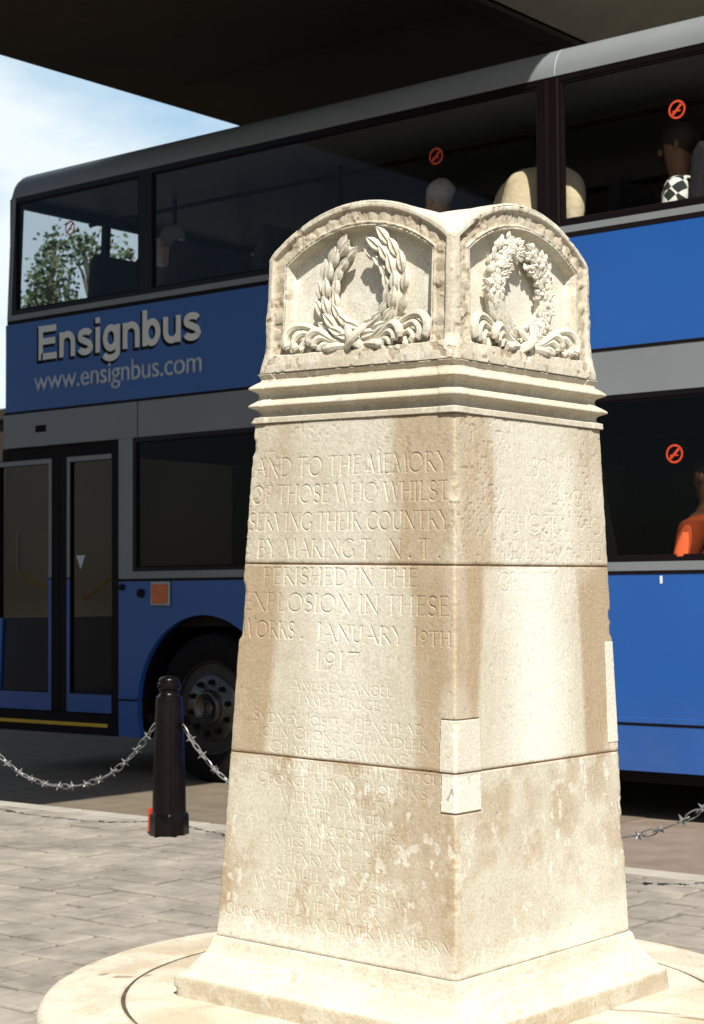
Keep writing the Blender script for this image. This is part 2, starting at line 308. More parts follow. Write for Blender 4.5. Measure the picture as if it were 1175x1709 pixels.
def carve(D, us, zs, text, u0, u1, z0, h, depth=1.0, small=1.0, hz=None):
    """text cut into the height field D[z,u] between u0 and u1 on the baseline z0 (hz: rise over the line)"""
    pos = 0; items = []
    for i, ch in enumerate(text):
        if ch == ' ': pos += .34; continue
        k = 1.0 if (i == 0 or text[i-1] == ' ') else small
        w, st, sf = G[ch]; items.append((pos, k, st, sf)); pos += w*k+.13
    sc = (u1-u0)/max(pos-.13, .1)
    for pos, k, st, sf in items:
        dz = 0 if hz is None else hz*pos*sc/(u1-u0)
        segs = []
        for pl, wt in st:
            q = [(u0+(pos+x*k)*sc, z0+dz+y*h*k) for x, y in pl]
            segs += [(q[i], q[i+1], wt) for i in range(len(q)-1)]
        for x, y in sf:
            cx, cy = u0+(pos+x*k)*sc, z0+dz+y*h*k; segs.append(((cx-.10*h, cy), (cx+.10*h, cy), .6))
        for a, b, wt in segs:
            hw_ = (.0012+.042*h)*wt
            x0, x1 = min(a[0], b[0])-hw_, max(a[0], b[0])+hw_; y0, y1 = min(a[1], b[1])-hw_, max(a[1], b[1])+hw_
            i0, i1 = np.searchsorted(us, [x0, x1]); j0, j1 = np.searchsorted(zs, [y0, y1])
            if i1 <= i0 or j1 <= j0: continue
            U, Z = np.meshgrid(us[i0:i1], zs[j0:j1]); dx, dy = b[0]-a[0], b[1]-a[1]; L2 = dx*dx+dy*dy+1e-12
            t = np.clip(((U-a[0])*dx+(Z-a[1])*dy)/L2, 0, 1); d = np.hypot(U-a[0]-t*dx, Z-a[1]-t*dy)
            c = np.clip(1-d/hw_, 0, 1)*hw_*1.05*depth
            D[j0:j1, i0:i1] = np.maximum(D[j0:j1, i0:i1], c)

# ------------------------------------------------------------------ memorial
MP = Vector((-2.67631, 3.54838, .1))
mem = empty('stone_memorial', MP, 'tall tapering cream stone war memorial with carved wreaths on its rounded cap', 'memorial')
Ry = Matrix(((math.cos(.022725), 0, math.sin(.022725)), (0, 1, 0), (-math.sin(.022725), 0, math.cos(.022725))))
Rx = Matrix(((1, 0, 0), (0, 1, -.003585), (0, .003585, 1))); Rz = Matrix.Rotation(R(-.5939), 3, 'Z')
mem.rotation_euler = (Ry @ Rx @ Rz).to_euler()
def hw(z): return .36936+(.31217-.36936)*(z-.25)/1.2661
def grid_mesh(name, P, wear_and_light, parent, wrap=True, mname='stone'):
    """P: rows x cols x 3 array, closed round the columns"""
    n, m = P.shape[:2]; me = bpy.data.meshes.new(name)
    me.vertices.add(n*m); me.vertices.foreach_set('co', P.reshape(-1).astype(np.float32))
    i = np.arange(n-1)[:, None]; j = np.arange(m if wrap else m-1)[None, :]; j2 = (j+1) % m
    q = np.stack([i*m+j, i*m+j2, (i+1)*m+j2, (i+1)*m+j], -1).reshape(-1, 4)
    me.loops.add(q.size); me.loops.foreach_set('vertex_index', q.reshape(-1).astype(np.int32))
    me.polygons.add(len(q)); me.polygons.foreach_set('loop_start', (np.arange(len(q))*4).astype(np.int32))
    me.update(calc_edges=True); me.validate()
    me.polygons.foreach_set('use_smooth', np.ones(len(q), bool))
    if wear_and_light is not None:
        a = me.attributes.new('wear_and_light', 'FLOAT_COLOR', 'POINT')
        c = np.ones((n*m, 4), np.float32); c[:, :3] = np.clip(wear_and_light.reshape(-1, 3), 0, 1); a.data.foreach_set('color', c.reshape(-1))
    me.materials.append(M[mname]); o = bpy.data.objects.new(name, me); S.collection.objects.link(o); o.parent = parent
    return o
NF = (520, 440, 26, 26)
def columns(counts):                      # face index and u in [-1,1) round the ring, starting at the left front corner
    fi = np.concatenate([np.full(c, k) for k, c in enumerate(counts)])
    uu = np.concatenate([-1+2*np.arange(c)/c for c in counts]); return fi, uu
def ring(fi, uu, h, D, z, rc=.007):
    """positions for half width h[row,1], inward depth D[row,col] and height z[row,col]"""
    x = uu[None, :]*h; c = (1-np.abs(uu))[None, :]*h
    th = np.clip(1-c/rc, 0, 1)*math.pi/4; sg = np.sign(uu)[None, :]
    cx = np.where(c < rc, sg*(h-rc+rc*np.sin(th)*1.0), x); cy = np.where(c < rc, h-rc+rc*np.cos(th), h)
    nx, ny = sg*np.sin(th), np.cos(th)
    a = cx-nx*D; b = cy-ny*D               # along face, outwards
    k = fi[None, :]
    X = np.select([k == 0, k == 1, k == 2, k == 3], [a, b, -a, -b]); Y = np.select([k == 0, k == 1, k == 2, k == 3], [-b, a, b, -a])
    return np.stack([X, Y, z], -1)
LINES = [('AND TO THE MEMORY', -.300, .298, 1.383, .044, 1), ('OF THOSE WHO WHILST', -.308, .300, 1.317, .043, 1), ('SERVING THEIR COUNTRY', -.313, .306, 1.250, .042, 1),
 ('BY MAKING T . N . T .', -.282, .286, 1.184, .043, 1), ('PERISHED IN THE', -.258, .220, 1.118, .040, 1), ('EXPLOSION IN THESE', -.320, .312, 1.053, .043, 1),
 ('WORKS .', -.328, -.120, .987, .044, .9), ('JANUARY', -.077, .186, .985, .042, .92), ('19TH', .217, .322, .985, .040, .8), ('1917', -.077, .057, .917, .043, 1),
 ('ANDREA ANGEL', -.154, .160, .863, .027, .8), ('JAMES BRUCE', -.127, .120, .829, .026, .8), ('SYDNEY JOSEPH BENSTEAD', -.274, .255, .782, .027, .8),
 ('JOHN GEORGE CHANDLER', -.258, .264, .748, .027, .8), ('CHARLES DOWNING', -.214, .210, .712, .026, .8), ('CATHERINE ELIZABETH HODGE', -.294, .301, .674, .026, .8),
 ('GEORGE HENRY HOPKINS', -.253, .267, .636, .027, .8), ('WILLIAM LAMBERT', -.176, .170, .601, .026, .8), ('WALTER MAUGER', -.155, .152, .567, .026, .8),
 ('HUGH MCCOOMBES', -.188, .186, .527, .027, .8), ('JAMES HENRY REEVE', -.213, .211, .493, .026, .8), ('HENRY ROGERS', -.153, .145, .455, .027, .8),
 ('SAMUEL SAUNDERS', -.174, .175, .419, .026, .8), ('WALTER ERNEST SHARP', -.247, .247, .386, .027, .8), ('DAVID TAYLOR', -.139, .145, .347, .027, .8),
 ('GEORGE EDGAR OLIVER WENBORN', -.345, .350, .306, .030, .8)]
RLINES = [('ALSO', -.085, .07, 1.383, .043), ('TO THE MEMORY', -.225, .30, 1.315, .043), ('OF THOSE WHO', -.24, .30, 1.248, .043), ('FELL IN THE', -.195, .30, 1.185, .043), ('GREAT WAR', -.16, .24, 1.108, .043)]
fi, uu = columns(NF); NC = len(fi); cs = np.cumsum([0]+list(NF))
perim = (fi*2+uu+1)*.35
def shaft_block(zlo, zhi, nrow, seed):
    zs = np.concatenate([[zlo], zlo+np.array([.0006, .0015, .003, .005]), np.linspace(zlo+.0065, zhi-.0065, nrow), zhi-np.array([.005, .003, .0015, .0006]), [zhi]])
    h = hw(zs)[:, None]; Z = np.repeat(zs[:, None], NC, 1); Sx = np.repeat(perim[None, :], len(zs), 0)
    U = uu[None, :]*h; edge = np.minimum(zs-zlo, zhi-zs)[:, None]
    D = .0022*(fbm(Sx*7, Z*7, 3)-.5)+.0004*(fbm(Sx*70, Z*70, 9)-.5)+.0018*np.exp(-edge/.0018)
    rough = ss(.52, .75, fbm(Sx*6, Z*5, 21))*(.12+.6*ss(1.15, 1.25, Z)+.5*ss(.11, .03, (1-np.abs(uu))[None]*h)*(Z > 1.16))     # weathered rough patches
    D += rough*.0016*(fbm(Sx*110, Z*110, 31)-.4)
    pits = ss(.70, .80, vnoise(Sx*110, Z*110, 77))*ss(.40, .66, fbm(Sx*5, Z*5, 41)); pits = pits*(.25+.75*ss(1.15, 1.2, Z)); D += pits*.0011
    corner = (1-np.abs(uu))[None, :]*h
    kc = (fi[None, :]+(uu[None, :] > 0)) % 4     # corner number, shared by both faces
    chip = ss(.56, .80, fbm(Z*13+kc*9.7, Z*0+kc*3.3+2, 5))*.012+.0025*fbm(Z*60+kc*7, Z*0+kc, 8)
    D += chip*np.exp(-(corner/.011)**2)
    # letters on the two faces seen
    for face, lines in ((0, LINES), (1, RLINES)):
        us = uu[cs[face]:cs[face+1]]; hm = None; sub = np.zeros((len(zs), len(us)))
        for L in lines:
            t, a, b, z0, hh = L[:5]; sm = L[5] if len(L) > 5 else 1
            if z0+hh < zlo or z0 > zhi: continue
            hz_ = float(hw(z0+hh/2)); dep = (.78 if z0 > 1.17 else .85) if (face == 0 and hh > .035) else (.64 if face == 0 else .5)
            carve(sub, us*hz_, zs, t, a, b, z0, hh, dep, sm)
        wmask = 1-.75*ss(.45, .75, fbm(Sx[:, cs[face]:cs[face+1]]*9, Z[:, cs[face]:cs[face+1]]*9, 51+face)) if face else 1-.40*ss(.5, .8, fbm(Sx[:, :cs[1]]*9, Z[:, :cs[1]]*9, 51))
        D[:, cs[face]:cs[face+1]] += sub*wmask
        if face == 1:      # little is left of the lower names: short worn scratches in rows
            r9 = random.Random(int(zlo*100)); sc2 = np.zeros_like(sub)
            for zr_ in (1.05, .99, .905, .86, .815, .77, .60, .555, .51, .465, .42):
                if not (zlo < zr_ < zhi-.03): continue
                uq = -.17+r9.uniform(-.04, .04)
                while uq < .22:
                    uq += r9.uniform(.012, .045); q_ = r9.choice('NAIVTLEN')
                    carve(sc2, us*float(hw(zr_)), zs, q_, uq, uq+.016, zr_, .024, .55)
            D[:, cs[face]:cs[face+1]] += sc2*ss(.50, .66, fbm(Sx[:, cs[face]:cs[face+1]]*26, Z[:, cs[face]:cs[face+1]]*26, 57))
    w = np.zeros((len(zs), NC, 3)); n1 = fbm(Sx*5, Z*4, 61); n2 = fbm(Sx*16, Z*16, 71); n3 = fbm(Sx*60, Z*40, 81)
    wob = (fbm(Z*6, Z*0+3, 15)-.5)*.05
    L_ = (fi == 0)[None, :]; R_ = (fi == 1)[None, :]
    st = np.zeros_like(D)
    mid = ss(1.17, 1.16, Z)*ss(.70, .71, Z)
    st += L_*(mid*(.95*ss(.195+.06*(1.17-Z), .225+.07*(1.17-Z), U+wob)*(.8+.5*(n1-.5)) + .85*ss(-.165-.09*(1.17-Z)*1.0, -.215-.05*(1.17-Z), U+wob)*ss(-.372, -.33, U)))
    st += L_*((Z > 1.168)*(.65*ss(.13, .20, U+wob+.1*(n1-.5))+.5*ss(-.12, -.2, U+wob)*ss(-.34, -.27, U)*n1*1.6))
    st += R_*(mid*(.85*ss(-.195-.13*(1.17-Z), -.225-.13*(1.17-Z), U+wob*.4)+.85*ss(.165+.04*(1.17-Z), .19+.04*(1.17-Z), U+wob*.3)*(1-.8*ss(.30, .31, U)*(Z < .978))))
    st += R_*((Z > 1.168)*(.55*ss(-.15, -.19, U+wob)+.38*ss(.14, .2, U+wob)))
    low = (Z < .702)
    st += L_*low*(.55*ss(.48, .66, n2*.55+n1*.25+.20*ss(.0, .3, U+.2*(Z-.5))+.06)*ss(.22, .36, Z)+.5*ss(-.29, -.35, U)*n2*1.4+.6*ss(.31, .36, U))
    st += R_*low*(.5*ss(.44, .62, n2*.5+n1*.3+.16*ss(.35, .6, Z+.12*U))+.55*ss(-.33, -.37, U)+.45*ss(.33, .37, U)*ss(.35, .5, Z))
    st += (fi > 1)[None, :]*.7*ss(.45, .65, n1)
    st += .10+.18*(n1-.4)+.25*ss(.012, .0, edge)*.8+rough*.12
    drip = ss(.50, .74, fbm(Sx*34, Z*1.6+4, 97, 3))*(.35+.65*ss(.45, .6, fbm(Sx*8, Z*3, 99)))
    st += .26*drip*(.4+.6*ss(.9, 1.5, Z))+.16*ss(.55, .7, fbm(Sx*45, Z*45, 103))*n1
    pale = .25*ss(.5, .7, fbm(Sx*7+3, Z*3, 91))+R_*(Z > 1.168)*.35*ss(.2, .1, np.abs(U))+R_*mid*1.0*ss(.2, .0, np.abs(U+.02))+L_*mid*.5*ss(.2, .0, np.abs(U-.02))
    pale += low*.55*ss(.62, .72, n3)*ss(.4, .6, n1)+low*.6*ss(.34, .27, Z-.1*U*R_)*(.4+n1)
    # replaced stone pieces round the front corner
    p1 = ((L_ & (U > .302)) | (R_ & (U < -.252-.0*Z)))*(Z < .820)*(Z > .702)
    p2 = ((L_ & (U > .310)) | (R_ & (U < -.254)))*(Z > .614)*(Z <= .702)
    p3 = (R_ & (U > .296))*(Z > .726)*(Z < .978)
    for pm, a in ((p1, .35), (p2, .72), (p3, .55)):
        pm = pm.astype(float); st = st*(1-.85*pm); pale = pale*(1-pm)+a*pm; D = D*(1-.7*pm)-.0012*pm
    # fine joints round those pieces
    def line(mask): return mask.astype(float)
    j1 = ((L_ & (np.abs(U-.302) < .0012)) & (Z < .82) & (Z > .7)) | ((np.abs(Z-.821) < .0014) & ((L_ & (U > .302)) | (R_ & (U < -.252))))
    j2 = ((L_ & (np.abs(U-.310) < .0012)) | (R_ & (np.abs(U+.254) < .0012))) & (Z > .612) & (Z < .702) | ((np.abs(Z-.613) < .0018) & ((L_ & (U > .309)) | (R_ & (U < -.253))))
    jj = (j1 | j2).astype(float); D += jj*.002
    w[..., 0] = st; w[..., 1] = pale; w[..., 2] = jj*.55+pits*.18+.9*((np.abs(Z-.655-.01*np.sin(U*300)) < .006) & L_ & (U > .322) & (n3 > .5))*.6+.35*ss(.010, .0, edge)*ss(.35, .6, n2)
    P = ring(fi, uu, h, D, Z)
    top = P[-1:].copy(); top[..., :2] *= .93; bot = P[:1].copy(); bot[..., :2] *= .93
    P = np.concatenate([bot, P, top]); w = np.concatenate([w[:1], w, w[-1:]])
    return grid_mesh('shaft_block', P, w, mem)
shaft_block(.2495, .7000, 300, 1); shaft_block(.7040, 1.1660, 320, 2); shaft_block(1.1700, 1.5160, 250, 3)
for z0, z1 in ((.690, .715), (1.156, 1.18)):
    c = MB(); a, b = hw(z0)-.0034, hw(z1)-.0034
    c.add([(-a, -a, z0), (a, -a, z0), (a, a, z0), (-a, a, z0), (-b, -b, z1), (b, -b, z1), (b, b, z1), (-b, b, z1)], [(0, 1, 5, 4), (1, 2, 6, 5), (2, 3, 7, 6), (3, 0, 4, 7), (0, 3, 2, 1), (4, 5, 6, 7)])
    c.build('mortar_joint', 'mortar', mem, local=True)

# mouldings
def profile_ring(name, prof, counts, seed, rc=.008, step=0.0, amp=.0012, chips=.008, stf=.25):
    f2, u2_ = columns(counts); pr = np.array(prof, float)
    zs, hs = [], []
    for i in range(len(pr)-1):
        k = max(2, int(np.hypot(*(pr[i+1]-pr[i]))/.0022))
        for t in np.arange(k)/k: zs.append(pr[i, 0]+(pr[i+1, 0]-pr[i, 0])*t); hs.append(pr[i, 1]+(pr[i+1, 1]-pr[i, 1])*t)
    zs.append(pr[-1, 0]); hs.append(pr[-1, 1]); zs = np.array(zs); hs = np.array(hs)
    per = (f2*2+u2_+1)*.35; n = len(zs); Z = np.repeat(zs[:, None], len(f2), 1); Sx = np.repeat(per[None], n, 0)
    arcl = np.cumsum(np.concatenate([[0], np.hypot(np.diff(zs), np.diff(hs))]))[:, None]+Z*0
    h = hs[:, None]; D = amp*(fbm(Sx*20, arcl*20, seed)-.5)*2+amp*.8*(fbm(Sx*80, arcl*80, seed+9)-.5)
    cor = (1-np.abs(u2_))[None]*h; kc = (f2[None]+(u2_[None] > 0)) % 4
    D += np.exp(-(cor/.014)**2)*chips*ss(.5, .8, fbm(Z*30+kc*5.1, Z*0+kc*2.7, seed+4))
    if step: D += step*ss(.047, .052, cor)
    w = np.zeros((n, len(f2), 3)); n1 = fbm(Sx*6, arcl*8+zs[:, None]*3, seed+20); n2 = fbm(Sx*25, arcl*25, seed+30)
    w[..., 0] = stf+(name == 'plinth')*.45*(zs < .154)[:, None]+.5*(n1-.5)+.2*ss(.6, .8, n2); w[..., 1] = .3*ss(.5, .7, n2); w[..., 2] = .5*ss(.70, .82, n2)*.5
    return grid_mesh(name, ring(f2, u2_, h, D, Z, rc), w, mem), zs, hs
hz = hw
mp_ = [(1.5165, .27), (1.5165, hz(1.517)+.006), (1.531, hz(1.53)+.006), (1.533, hz(1.533)-.002), (1.540, hz(1.54)-.006), (1.548, hz(1.548)-.002), (1.554, hz(1.55)+.009),
       (1.557, hz(1.55)+.017), (1.562, hz(1.56)+.017), (1.572, hz(1.57)+.004), (1.577, hz(1.577)-.002), (1.585, hz(1.585)-.005), (1.593, hz(1.59)-.001), (1.599, hz(1.6)+.009),
       (1.602, hz(1.6)+.016), (1.607, hz(1.607)+.015), (1.618, hz(1.618)+.002), (1.621, hz(1.62)-.004), (1.628, hz(1.628)-.006), (1.634, hz(1.634)-.002), (1.640, hz(1.64)+.002), (1.641, .27)]
profile_ring('moulding', mp_, (180, 160, 20, 20), 300, .006, step=.003, amp=.0008, chips=.006, stf=.30)
pl = [(.2485, .33), (.2485, .374), (.243, .376), (.225, .381), (.206, .389), (.2045, .393), (.2, .396), (.178, .412), (.160, .430), (.158, .436), (.152, .441), (.146, .4425), (.108, .4425), (.09, .4425)][::-1]
o, *_ = profile_ring('plinth', pl, (200, 180, 20, 20), 400, .006, amp=.0016, chips=.008, stf=.12)

# cap block with niches under segmental arches
ZC, RO, RI = 1.61, .433, .367
CF = (300, 260, 40, 40)
def cap_block():
    f2, u2_ = columns(CF); nr = 190; v = np.concatenate([np.linspace(0, .03, 8)[:-1], np.linspace(.03, 1, nr)])
    zb = 1.642; Zt = np.zeros(len(f2)); hg = .292
    ua = u2_*hg; Zt = ZC+np.sqrt(RO**2-np.clip(np.abs(ua), 0, .2935)**2)
    Z = zb+(Zt[None]-zb)*v[:, None]; h = np.interp(Z, [1.642, 1.66, 1.70, 1.935, 2.043], [.3075, .3060, .2985, .2925, .2895])
    U = u2_[None]*h
    # distance outwards from the niche edge
    rad = np.hypot(U, Z-ZC)-RI; side = np.abs(U)-.2215; bot = 1.686-Z
    arc_zone = Z > 1.895
    e = np.where(arc_zone, np.maximum(rad, side), np.maximum(side, bot))
    inside = ss(.0015, -.0015, e)
    Sx = np.repeat(((f2*2+u2_+1)*.35)[None], len(v), 0)
    D = inside*.036
    band = (e > 0) & (Z > 1.69); along = np.where(arc_zone & (rad >= side), np.arctan2(U, Z-ZC)*.40+2, Z)
    roll = np.exp(-((e-.006)/.004)**2)
    hollow = ss(.010, .016, e)*ss(.050, .042, e)*(bot < 0)
    D += hollow*(.010-.0035*np.abs(np.sin(along*math.pi/.042))*ss(.35, .6, fbm(Sx*14, Z*14, 501))-.0045*ss(.45, .8, fbm(Sx*34, Z*34, 500)))
    D += (bot < 0)*ss(.012, .010, e)*(e > 0)*.010-(bot < 0)*roll*.006
    D += .003*(fbm(Sx*18, Z*18, 510)-.5)*(1-inside)+.0016*(fbm(Sx*70, Z*70, 520)-.5)*(1-.8*inside)
    D += .0012*(fbm(Sx*9, Z*9, 530)-.5)
    dk = ss(.66, .76, vnoise(Sx*75, Z*75, 540))*ss(.42, .6, fbm(Sx*9, Z*9, 545))*(1-inside); D += dk*.002
    cor = (1-np.abs(u2_))[None]*h; kc = (f2[None]+(u2_[None] > 0)) % 4
    D += np.exp(-(cor/.013)**2)*.008*fbm(Z*22+kc*4.3, Z*0+kc*2.1, 550)+(.006*ss(.010, 0, (Zt[None]-Z)))*1.0
    w = np.zeros((*Z.shape, 3)); n1 = fbm(Sx*5, Z*5, 560); n2 = fbm(Sx*22, Z*22, 570)
    w[..., 0] = .20+.5*(n1-.45)+.38*hollow*n2*1.0+.35*dk+inside*(-.12+.3*ss(1.88, 1.97, Z)); w[..., 1] = .35*ss(.5, .7, n2)*(1-hollow)+.5*inside; w[..., 2] = dk*.30+hollow*.14*ss(.5, .7, n2)  # niche panel paled to look lit, browner towards its top
    P = ring(f2, u2_, h, D, Z, .009)
    bt = P[:1].copy(); bt[..., :2] *= .9
    return grid_mesh('cap_block', np.concatenate([bt, P]), np.concatenate([w[:1], w]), mem)
cap_block()
n = 110; ax = np.linspace(-.2935, .2935, n)*.983
X, Y = np.meshgrid(ax, ax); zr = np.maximum(ZC+np.sqrt(RO**2-np.clip(np.abs(X)/.983, 0, .2935)**2), ZC+np.sqrt(RO**2-np.clip(np.abs(Y)/.983, 0, .2935)**2))
rd = .010*np.exp(-(.2885-np.maximum(np.abs(X), np.abs(Y)))/.006)
zr = zr-rd*.5+.003*(fbm(X*20+9, Y*20+9, 600)-.5)
w = np.zeros((n, n, 3)); w[..., 0] = .12+.3*(fbm(X*9+5, Y*9+5, 610)-.5); w[..., 1] = .25
grid_mesh('cap_roof', np.stack([X, Y, zr], -1), w, mem, wrap=False)

# wreaths and ribbons
FMAP = {0: lambda u, z, o: (u, -(.298+o), z), 1: lambda u, z, o: (.298+o, u, z), 2: lambda u, z, o: (-u, .298+o, z), 3: lambda u, z, o: (-(.298+o), -u, z)}
FLAT = [1]
def leaf(mb, F, u, z, ang, L, wd_, o, th=.010, curl=.004):
    """pointed leaf with a ridge, lying on the face; ang from +z towards +u"""
    ca, sa = math.cos(ang), math.sin(ang); vs = []; fs = []
    st = (0, .15, .4, .65, .85, 1.0); wv = (.25, .75, 1, .85, .5, .06)
    for t, ww in zip(st, wv):
        lift = curl*(t*t)*3+th*math.sin(math.pi*min(t+.15, 1))*.5
        for s_, k in ((-1, 0), (-.45, .8), (0, .55), (.45, .8), (1, 0), (0, -.9)):
            du = s_*ww*wd_/2; vs.append(F(u+sa*L*t+ca*du, z+ca*L*t-sa*du, o+lift+k*th*(.4+.6*ww)))
    for i in range(len(st)-1):
        for k in range(6): fs.append((i*6+k, i*6+(k+1) % 6, (i+1)*6+(k+1) % 6, (i+1)*6+k))
    fs += [(5, 4, 3, 2, 1, 0), tuple((len(st)-1)*6+k for k in range(6))]
    mb.add(vs, fs)
def branch(pts): return smooth([(u, 0, z) for u, z in pts], 10)
def wreath(face, kind):
    F0_ = FMAP[face]; F = (lambda u, z, o: F0_(u, z, -.026+(o+.026)*.78)); mb = MB(); rnd = random.Random(face*10+3)
    if kind == 'laurel':
        brs = [(branch([(.000, 1.712), (-.040, 1.722), (-.076, 1.752), (-.094, 1.800), (-.092, 1.850), (-.074, 1.892), (-.046, 1.922), (-.034, 1.932)]), .031, .018),
               (branch([(.012, 1.712), (.052, 1.722), (.092, 1.752), (.114, 1.800), (.113, 1.848), (.096, 1.890), (.068, 1.922), (.052, 1.934)]), .031, .027)]
    else:
        brs = [(branch([(-.008, 1.712), (-.060, 1.728), (-.102, 1.772), (-.116, 1.826), (-.106, 1.876), (-.072, 1.918), (-.022, 1.932)]), .037, .034),
               (branch([(.004, 1.712), (.052, 1.726), (.088, 1.770), (.099, 1.828), (.090, 1.878), (.060, 1.916), (.016, 1.930)]), .037, .034)]
    for bi, (br, w0, w1) in enumerate(brs):
        n = len(br)
        mb.tube([F(p.x, p.z, -.030) for p in br], [((.72 if kind == 'laurel' else .58)*(w0+(w1-w0)*i/n))*min(1, (i+2)/8) for i in range(n)], 10)
        tiers = 8 if kind == 'laurel' else 24
        for k in range(tiers):
            i = min(n-2, int((k+.2)/(tiers+(.9 if kind == 'laurel' else 0))*n)); p = br[i]; q = br[min(i+2, n-1)]; ang = math.atan2(q.x-p.x, q.z-p.z); ww = w0+(w1-w0)*i/n
            nx, nz_ = math.cos(ang), -math.sin(ang)
            if kind == 'laurel':
                for j, off in enumerate((-.85, 0, .85)):
                    leaf(mb, F, p.x+nx*ww*off*.95, p.z+nz_*ww*off*.95, ang+off*.20+rnd.uniform(-.08, .08), rnd.uniform(.046, .054), .031, -.014+(.008 if off == 0 else -.004), .013, .0045)
            else:
                for j in range(5):
                    off = rnd.uniform(-1, 1)
                    if bi == 0 and k < 10: leaf(mb, F, p.x+nx*ww*off*.7, p.z+nz_*ww*off*.7, ang+off*.3, .042, .02, -.012-.006*abs(off), .008, .003)
                    else:
                        r0 = rnd.uniform(.006, .0115); cx, cz = p.x+nx*ww*off*.8, p.z+nz_*ww*off*.8
                        leaf(mb, F, cx, cz, ang+off*.9+rnd.uniform(-.5, .5), rnd.uniform(.018, .03), .017, -.008-.010*abs(off), .008, .003)
                        c = F(cx+rnd.uniform(-.01, .01), cz+rnd.uniform(-.01, .01), -.006-.012*abs(off)); mb.blob(c, (r0, r0, r0), 7, 5, .2)
    o = mb.build('wreath', 'stone', mem, smooth=True, local=True, fix=True)
    me = o.data; a = me.attributes.new('wear_and_light', 'FLOAT_COLOR', 'POINT'); col = np.ones((len(me.vertices), 4), np.float32)
    co = np.zeros(len(me.vertices)*3, np.float32); me.vertices.foreach_get('co', co); co = co.reshape(-1, 3)
    nn = fbm((co[:, 0]+co[:, 1])*40+50, co[:, 2]*40, 700); col[:, 0] = .10+.35*(nn-.4); col[:, 1] = .30 if kind == 'laurel' else .45; col[:, 2] = 0; a.data.foreach_set('color', col.reshape(-1))
    # ribbon
    rb = MB(); F = F0_
    def strand(pts, r, o0=-.020, o1=-.004):
        P = smooth([(u, 0, z) for u, z in pts], 6); n = len(P)
        rb.tube([F(p.x, p.z, o0+(o1-o0)*min(1, i/n*1.4)) for i, p in enumerate(P)], [r*(.55+.6*min(1, i/n*1.8))*(1 if i < n-2 else .7) for i in range(n)], 8)
    for s in (-1, 1):
        for i in range(4):
            k = i/4; i = i*1.3
            strand([(s*.035, 1.703-.003*i), (s*(.10-.006*i), 1.724-.008*i), (s*(.155-.002*i), 1.750-.013*i), (s*(.194-.013*i), 1.753-.014*i), (s*(.216-.016*i), 1.736-.013*i), (s*(.220-.018*i), 1.716-.007*i), (s*(.213-.018*i), 1.698-.003*i)], .0100-.0008*i, -.022, .000-.003*i)
        for i in range(3):
            i = i*1.35
            strand([(s*.02, 1.700-.003*i), (s*.07, 1.712-.004*i), (s*(.112-.006*i), 1.735-.012*i), (s*(.136-.010*i), 1.727-.012*i), (s*(.143-.013*i), 1.703-.006*i)], .0098-.0008*i, -.012, .004-.002*i)
        strand([(s*.01, 1.695), (s*.05, 1.694), (s*.09, 1.689)], .010, -.012, .002)
    for s in (-1, 1):
        rb.tube([F(s*x, z, o_) for x, z, o_ in ((-.030, 1.684, -.006), (-.008, 1.700, .006+.003*s), (.010, 1.716, .008+.003*s), (.030, 1.742, -.008))], [.010, .013, .012, .008], 8, .7)
    ro_ = rb.build('ribbon', 'stone', mem, smooth=True, local=True)
    a = ro_.data.attributes.new('wear_and_light', 'FLOAT_COLOR', 'POINT'); m_ = len(ro_.data.vertices); col = np.ones((m_, 4), np.float32); col[:, 0] = .12; col[:, 1] = .25; col[:, 2] = 0; a.data.foreach_set('color', col.reshape(-1))
wreath(0, 'laurel'); wreath(1, 'oak')

# round base: inner slab and outer ring, slightly dished top
def disc(name, r0, r1, ztop, seed, edge):
    na = 260; rs = np.concatenate([np.linspace(r0, r1-.03, 14), r1-.03+np.array([.012, .02, .026, .03]), ])
    zz = np.where(rs < .55, ztop, ztop-.02*(rs-.55)); dr = np.clip((rs-(r1-.03))/.03, 0, 1); zz = zz-edge*dr**3
    rs = np.append(rs, r1+.002); zz = np.append(zz, -.06)
    if r0 > .01: rs = np.insert(rs, 0, r0); zz = np.insert(zz, 0, -.02)
    th = np.arange(na)/na*2*math.pi; Rr, Th = np.meshgrid(rs, th, indexing='ij'); Zz = np.repeat(zz[:, None], na, 1)
    X, Y = Rr*np.cos(Th), Rr*np.sin(Th); nn = fbm(X*9+40, Y*9+40, seed); Zz = Zz+.004*(nn-.5)
    wv = 1+.006*(fbm(Th*6, Th*0+2, seed+3)-.5)*(Rr > r1-.035); X *= wv; Y *= wv
    w = np.zeros((*X.shape, 3)); n1 = fbm(X*4+30, Y*4+30, seed+5)
    w[..., 0] = .34+.6*ss(.45, .7, n1)*.6; w[..., 1] = .05+.3*ss(.4, .6, fbm(X*12+30, Y*12+30, seed+8)); w[..., 2] = .25*ss(.7, .8, fbm(X*40+30, Y*40+30, seed+9))
    for ja in (R(-152), R(-60), R(20), R(118)):
        jd = np.abs(Rr*np.sin(Th-ja+.02*np.sin(Rr*30)))
        w[..., 2] += .75*((jd < .004) & (np.cos(Th-ja) > 0))
    return grid_mesh(name, np.stack([X, Y, Zz], -1), w, mem)
disc('base_slab', .001, .742, .104, 800, .004); disc('base_ring', .753, .955, .103, 820, .022)
b = MB().lathe([(.738, -.05), (.738, .0945), (.760, .0945), (.760, -.05)], (0, 0, 0), n=96); b.build('mortar_joint', 'joint', mem, local=True)

